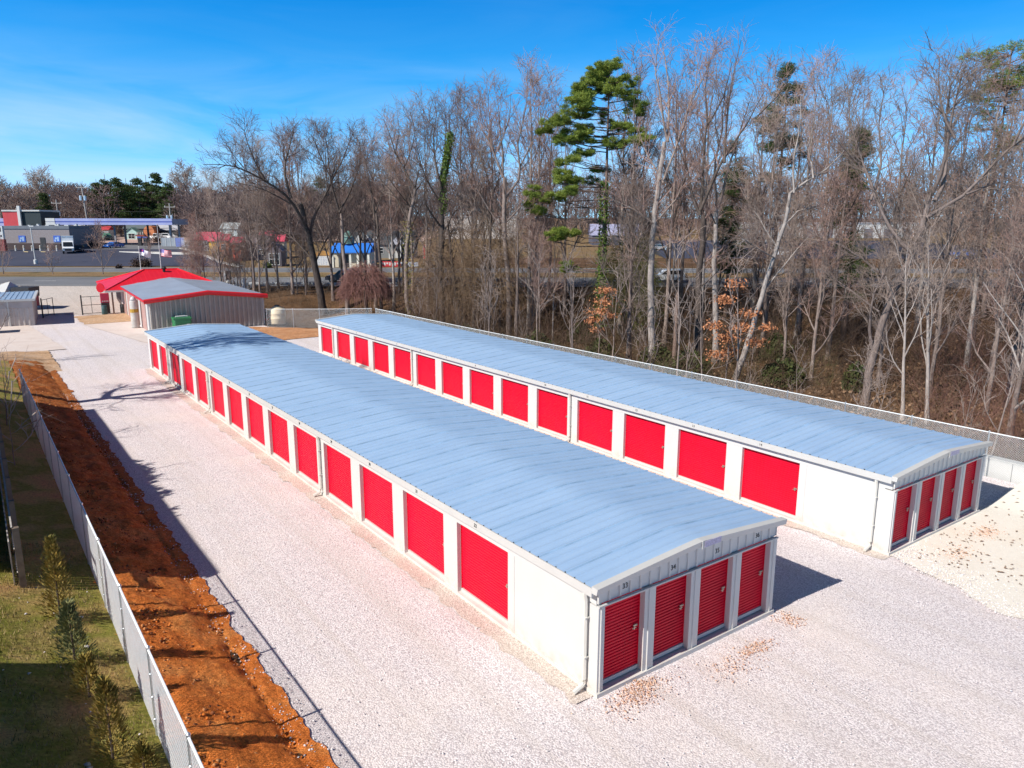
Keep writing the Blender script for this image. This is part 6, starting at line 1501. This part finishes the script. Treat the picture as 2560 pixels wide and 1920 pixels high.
for k in range(7): b.box(-1.55+.45*k, -1.25+.45*k, -.045, -.03, .3 if k % 2 else .5, .8)
b.build('lettering', M['white'], T)
for x in (-1.7, 1.7): MB().box(x-.05, x+.05, .03, .1, 0, 1.1).build('stake', M['wood'], T)
for k, (u, lb) in enumerate([(1012, 'left of two low blue and white banners right of the red banner'), (1034, 'right of two low blue and white banners right of the red banner')]):
    T = tthing('low_banner', lb, 'banner', u, 131.8, 'low banners'); MB().box(-.75, .75, -.03, .03, .1, .85).build('cloth', BLK('banner_white_blue', (.50, .56, .68)), T); MB().box(-.45, .1, -.045, -.03, .3, .65).build('lettering', BLK('board_blue', (.16, .2, .45)), T)
T = tthing('feather_flag', 'tall red feather banner right of the dark display house', 'banner', 1058, 139)
MB().tube([(0, 0, 0), (0, 0, 3.4)], .04, 5).build('pole', M['trim'], T); MB().prism([(.03, .9), (.75, 1.0), (.8, 2.6), (.45, 3.3), (.03, 3.4)], 1, -.015, .015).build('cloth', BLK('banner_red', (.55, .04, .05)), T)
# --- hillside lot, trailers, houses
car('white SUV standing at the left in the pink hillside lot', 893, 262, 'white', 'suv', 1.3); car('white low car in the middle of the pink hillside lot', 938, 300, 'white', 'sedan', .2); car('silver white sedan by the lamp in the pink hillside lot', 978, 280, 'white', 'sedan', .1); car('white pickup before the brick hut in the hillside lot', 1056, 290, 'white', 'pickup', .2, 'pickup')
T = boxbuild('white_hut', 'narrow white hut at the left end of the hillside lot', 'hut', 864, 268, 4.2, 4, 4.2, M['white'], M['trim']); pane(T, -.8, .8, 1, 2.6)
T = boxbuild('brick_hut', 'brick hut with chimney and green roof at the right of the hillside lot', 'hut', 1022, 300, 11, 7, 4.0, BLK('pale_brick', (.40, .20, .15)), BLK('hut_green_roof', (.13, .17, .15)), 1.2); pane(T, -4, -2.2, 1, 2.6); MB().box(-.6, 1.2, 2, 3.5, 4, 8.5).build('chimney', BLK('pale_brick', (.40, .20, .15)), T)
T = boxbuild('brick_house', 'orange brick house with white eave and blue grey roof behind the wide spreading tree', 'house', 748, 268, 6.4, 7, 4.0, BLK('orange_brick', (.50, .23, .15)), BLK('blue_grey_roof', (.30, .31, .40)), 1.7); pane(T, -2.4, -1.2, 1.2, 2.8); pane(T, .4, 1.8, 1.2, 2.8); MB().box(-3.4, 3.4, -.32, -.26, 3.85, 4.15).build('fascia', M['white'], T)
T = boxbuild('steeple_house', 'small pale spired building above the brick house', 'chapel', 806, 300, 3.6, 5, 3.5, BLK('pale_lilac', (.55, .56, .66)), BLK('lilac_roof', (.3, .3, .4)), 2.2, 0, 'y'); MB().lathe([(.7, 5.5), (.6, 7.5), (.05, 10)], 6, (0, 1.5, 0)).build('spire', M['trim'], T)
for k, (u, D, h, lb) in enumerate([(964, 262, 10.5, 'tall lamp pole standing in the pink hillside lot'), (908, 290, 11, 'thin lamp pole left in the hillside lot'), (983, 286, 15, 'tallest thin wooden pole behind the hillside lot')]):
    T = tthing('lamp_pole', lb, 'lamp pole', u, D); MB().tube([(0, 0, 0), (0, 0, h)], .13, 6).build('pole', M['trim'] if k < 2 else M['greywood'], T); MB().box(-.2, 1.4, -.15, .15, h-.15, h+.05).build('lamp_head', M['trim'], T)
T = boxbuild('beige_hall', 'large plain beige walled hall seen behind the vine curtain', 'hall', 1195, 222, 22, 14, 6.2, BLK('beige_render', (.56, .50, .45)), BLK('beige_cap', (.50, .45, .42)))
for x in (-7, 0, 7): pane(T, x-1, x+1, 1.2, 3.2, mull=True)
T = boxbuild('lilac_roof_house', 'low house with lilac grey roof seen between pine and pale trunk', 'house', 1540, 190, 12, 9, 2.4, BLK('house_dark_grey', (.10, .10, .13)), BLK('lilac_grey_roof', (.36, .36, .50)), 2.6); pane(T, -3, -1.5, .8, 2)  # walls in one dark blue grey
T = boxbuild('long_white_building', 'long low white building across the asphalt lot at the right', 'warehouse', 2090, 232, 52, 12, 4.4, M['white'], BLK('white_roof_edge', (.50, .50, .54)))
for x in range(-22, 24, 6): o = MB().box(x, x+2.6, -.06, -.002, 0, 2.8).build('loading_door', BLK('loading_door_grey', (.16, .15, .17)), T)  # doors in one dark grey
T = boxbuild('white_annex', 'smaller white annex left of the long white building', 'warehouse', 1905, 205, 9, 8, 3.6, M['white'], BLK('annex_roof', (.30, .28, .34))); pane(T, -2, 0, .8, 2.4)
for k, (u, D, c, kd, lb) in enumerate([(1948, 156, 'white', 'suv', 'white SUV parked in the asphalt lot right of the leaning pale trunk'), (1862, 184, 'white', 'sedan', 'white car parked far back in the asphalt lot'), (1820, 200, 'white', 'sedan', 'white car at the left end of the asphalt lot'), (2406, 156, 'blue', 'sedan', 'blue car far right beyond the wood'), (1650, 172, 'grey', 'sedan', 'grey car behind the small yellow green evergreen')]): car(lb, u, D, c, kd, rng.uniform(-.6, .6))
car('white SUV driving on the near carriageway beyond the wood', 1668, 108.5, 'white', 'suv', math.pi)
car('dark car driving on the near carriageway behind the left tree trunks', 858, 107.5, 'dark', 'suv', math.pi)
T = tthing('guard_rail', 'grey steel guard rail along the near side of the road behind the wood', 'guard rail', 620, 101.8)
LN = su(2200, 101.8)-su(620, 101.8); x0, y0, z0 = T.location; prev = None; b = MB(); npn = 32
cs = []
for k in range(npn+1):
    s_ = LN*k/npn; x, y = W(su(620, 101.8)+s_, 101.8); cs.append((s_, 0, H(x, y)-z0))
for a, c in zip(cs, cs[1:]):
    b.add([(p[0], dy, p[2]+zz) for p in (a, c) for dy, zz in ((-.02, .45), (-.08, .52), (-.02, .60), (-.08, .68), (-.02, .76))], [(i, i+1, 6+i, 5+i) for i in range(4)])
b.build('beam', M['galv'], T)
for c in cs: MB().box(c[0]-.06, c[0]+.06, .0, .12, c[2]-.3, c[2]+.75).build('post', M['wood'], T)
# --- small trees and shrubs of median and verge
for k, (u, D, h, lb) in enumerate([(140, 116.4, 4.2, 'smallest bare ornamental tree on the median, left of the others'), (265, 116.6, 7.6, 'reddish twiggy ornamental tree on the median left of the red roof'), (504, 116.4, 5.5, 'thin ornamental tree on the median right of the red roof'), (382, 131, 4.6, 'thin ornamental tree between the two flags'), (18, 116.5, 5.5, 'bare ornamental tree on the median at the left edge')]):
    bare_tree(lb, 500+k, *W(su(u, D), D), h, .42, .16, .07, ('bark', 'bark', 'twigred'), (0, 0), 10, .14, h*.17, (2.0, 2.6, 2.4), name='ornamental_tree', fine=.009, limbang=.45, cat='small tree')
def shrub(label, u, D, r, h, mat, seed, grp=None):
    q = np.random.default_rng(seed); T = tthing('round_shrub', label, 'shrub', u, D, grp); t = Tubes(); pts = []
    for i in range(60):
        d = np.array([q.normal()*.6, q.normal()*.6, .8]); P = wander(q, np.zeros(3), d, h*(.6+.4*q.random()), 4, .2, 0); t.add(P, np.linspace(.03, .008, 5), 3)
        for _ in range(14): pts.append(P[1+q.integers(4)]+q.normal(0, r*.22, 3))
    build_tubes('stems', [(t, M['twigdark'])], T); pts = [p*[1, 1, 1] for p in pts if p[2] > 0]; leaves('foliage', pts, mat, T, .14, seed)
shdark = leafmat('shrub_dark', (.05, .03, .03), (.12, .08, .06)); shgr = leafmat('shrub_green', (.05, .07, .02), (.13, .15, .05))
for k, (u, D, r, h, lb) in enumerate([(345, 130.8, 1.4, 1.6, 'left dark round shrub at the lot edge beside the white flag'), (362, 131.2, 1.2, 1.4, 'right dark round shrub at the lot edge beside the white flag'), (296, 127.5, .6, .5, 'low dark clump on the far verge'), (395, 200, 1.6, 2.2, 'dark ball shrub beside the taller flag pole'), (225, 178, 2.2, 2.0, 'dark brown hedge clump left of the blue car'), (248, 174, 1.6, 2.4, 'tall dark shrub just left of the blue car')]): shrub(lb, u, D, r, h, shdark, 700+k)
shrub('green shrub before the orange brown shed', 547, 151, 1.5, 1.3, shgr, 720); shrub('low green shrub on the verge before the dark shed window', 668, 128.9, 1.0, .8, shgr, 721)
# --- the far woods
fbt = BLK('far_twig', (.20, .145, .13)); fbt2 = BLK('far_twig_red', (.24, .15, .14)); fbk = BLK('far_bark', (.17, .13, .115))
farmat = [pm('far_crown', (.205, .15, .14), .9, 0, .3, .03, spec=.1, col2=(.25, .18, .165)), fbk]
def farwood(name, seed, n, ufun, D0, D1, h0, h1):
    q = np.random.default_rng(seed); t1, t2 = Tubes(), Tubes()
    for i in range(n):
        D = D0+(D1-D0)*q.random(); u = ufun(q); x, y = W(su(u, D), D); z = H(x, y); h = h0+(h1-h0)*q.random(); rad = h*.27
        b0 = np.array([x, y, z]); t2.add(np.array([b0, b0+[0, 0, h*.5], b0+[q.normal()*.5, 0, h*.85]]), np.array([.30, .22, .08]), 4)
        m_ = 230; zz = .04+.96*q.random(m_)**.85; env = np.sin(np.pi*np.clip(.15+.85*zz, 0, 1)*.93)**.7
        for k in range(m_):
            a = q.random()*6.28; r = rad*env[k]*q.random()**.5; p = b0+np.array([r*math.cos(a), r*math.sin(a), h*zz[k]*.95]); d = unit(np.array([math.cos(a)*.6, math.sin(a)*.6, .8])+q.normal(0, .35, 3)); L = .8+1.7*q.random()
            t1.add(np.array([p, p+d*L*.5+q.normal(0, .12, 3), p+d*L]), np.array([.085, .07, .03]), 3)
    return tag(build_tubes(name, [(t1, farmat[0]), (t2, fbk)], None), kind='stuff')
farwood('far_wood', 901, 330, lambda q: q.uniform(-250, 1000), 230, 300, 11, 17)
farwood('far_wood', 902, 220, lambda q: q.uniform(900, 2750), 245, 330, 15, 21)
farwood('far_wood', 903, 130, lambda q: q.uniform(480, 900), 196, 262, 8, 13)
M['needlefar'] = leafmat('far_needle', (.05, .085, .03), (.13, .18, .05), .4)
pl = None
for k, (u, top, D, lb) in enumerate([(262, 452, 222, 'leftmost dark pine of the far pine clump on the skyline'), (283, 440, 226, 'tallest dark pine of the far pine clump'), (310, 446, 220, 'broad dark pine in the left half of the far pine clump'), (335, 450, 228, 'dark pine in the middle of the far pine clump'), (360, 444, 224, 'rounded dark pine right of the middle of the far pine clump'), (385, 442, 229, 'dark pine left of the right pair in the far clump'), (408, 440, 225, 'second dark pine from the right in the far clump'), (436, 446, 221, 'rightmost dark pine of the far clump'), (540, 470, 262, 'lone small dark pine right of the far pine clump'), (808, 450, 250, 'dark pine crown behind the wide spreading tree'), (925, 455, 275, 'left of the dark pines behind the hillside lot'), (1005, 462, 270, 'right of the dark pines behind the hillside lot')]):
    D_ = D+14 if k < 8 else D; x, y = W(su(u, D_), D_); h = topz(top, D_)-H(x, y); T = pine(lb, 800+k, su(u, D_), D_, h, .35, genclumps(fq, h*(.86+.16*fq.random()), .30, 3.2, 44, (1.1, 1.8)), M['needlefar'], dens=22, bw=.06, grp='far dark pines')
for k, (u, top, D, lb) in enumerate([(20, 450, 215, 'left of two big fan crowned bare trees on the left skyline'), (118, 440, 218, 'right of two big fan crowned bare trees on the left skyline'), (480, 425, 240, 'tall faint bare tree right of the far pine clump')]):
    x, y = W(su(u, D), D); h = topz(top, D)-H(x, y)
    bare_tree(lb, 820+k, x, y, h, .40, .26, .4, ('bark', 'bark', 'twig'), (0, 0), 14, .10, 2.8, (1.4, 1.8, 1.6), fine=.034, limbang=.62)
x, y = W(su(128, 212), 212); pine('dark green cedar under the right fan crowned tree', 830, su(128, 212), 212, 12.5, .25, genclumps(fq, 12.5, .1, 2.6, 40, (1.0, 1.5), .2), M['needledark'], dens=26, bw=.05)
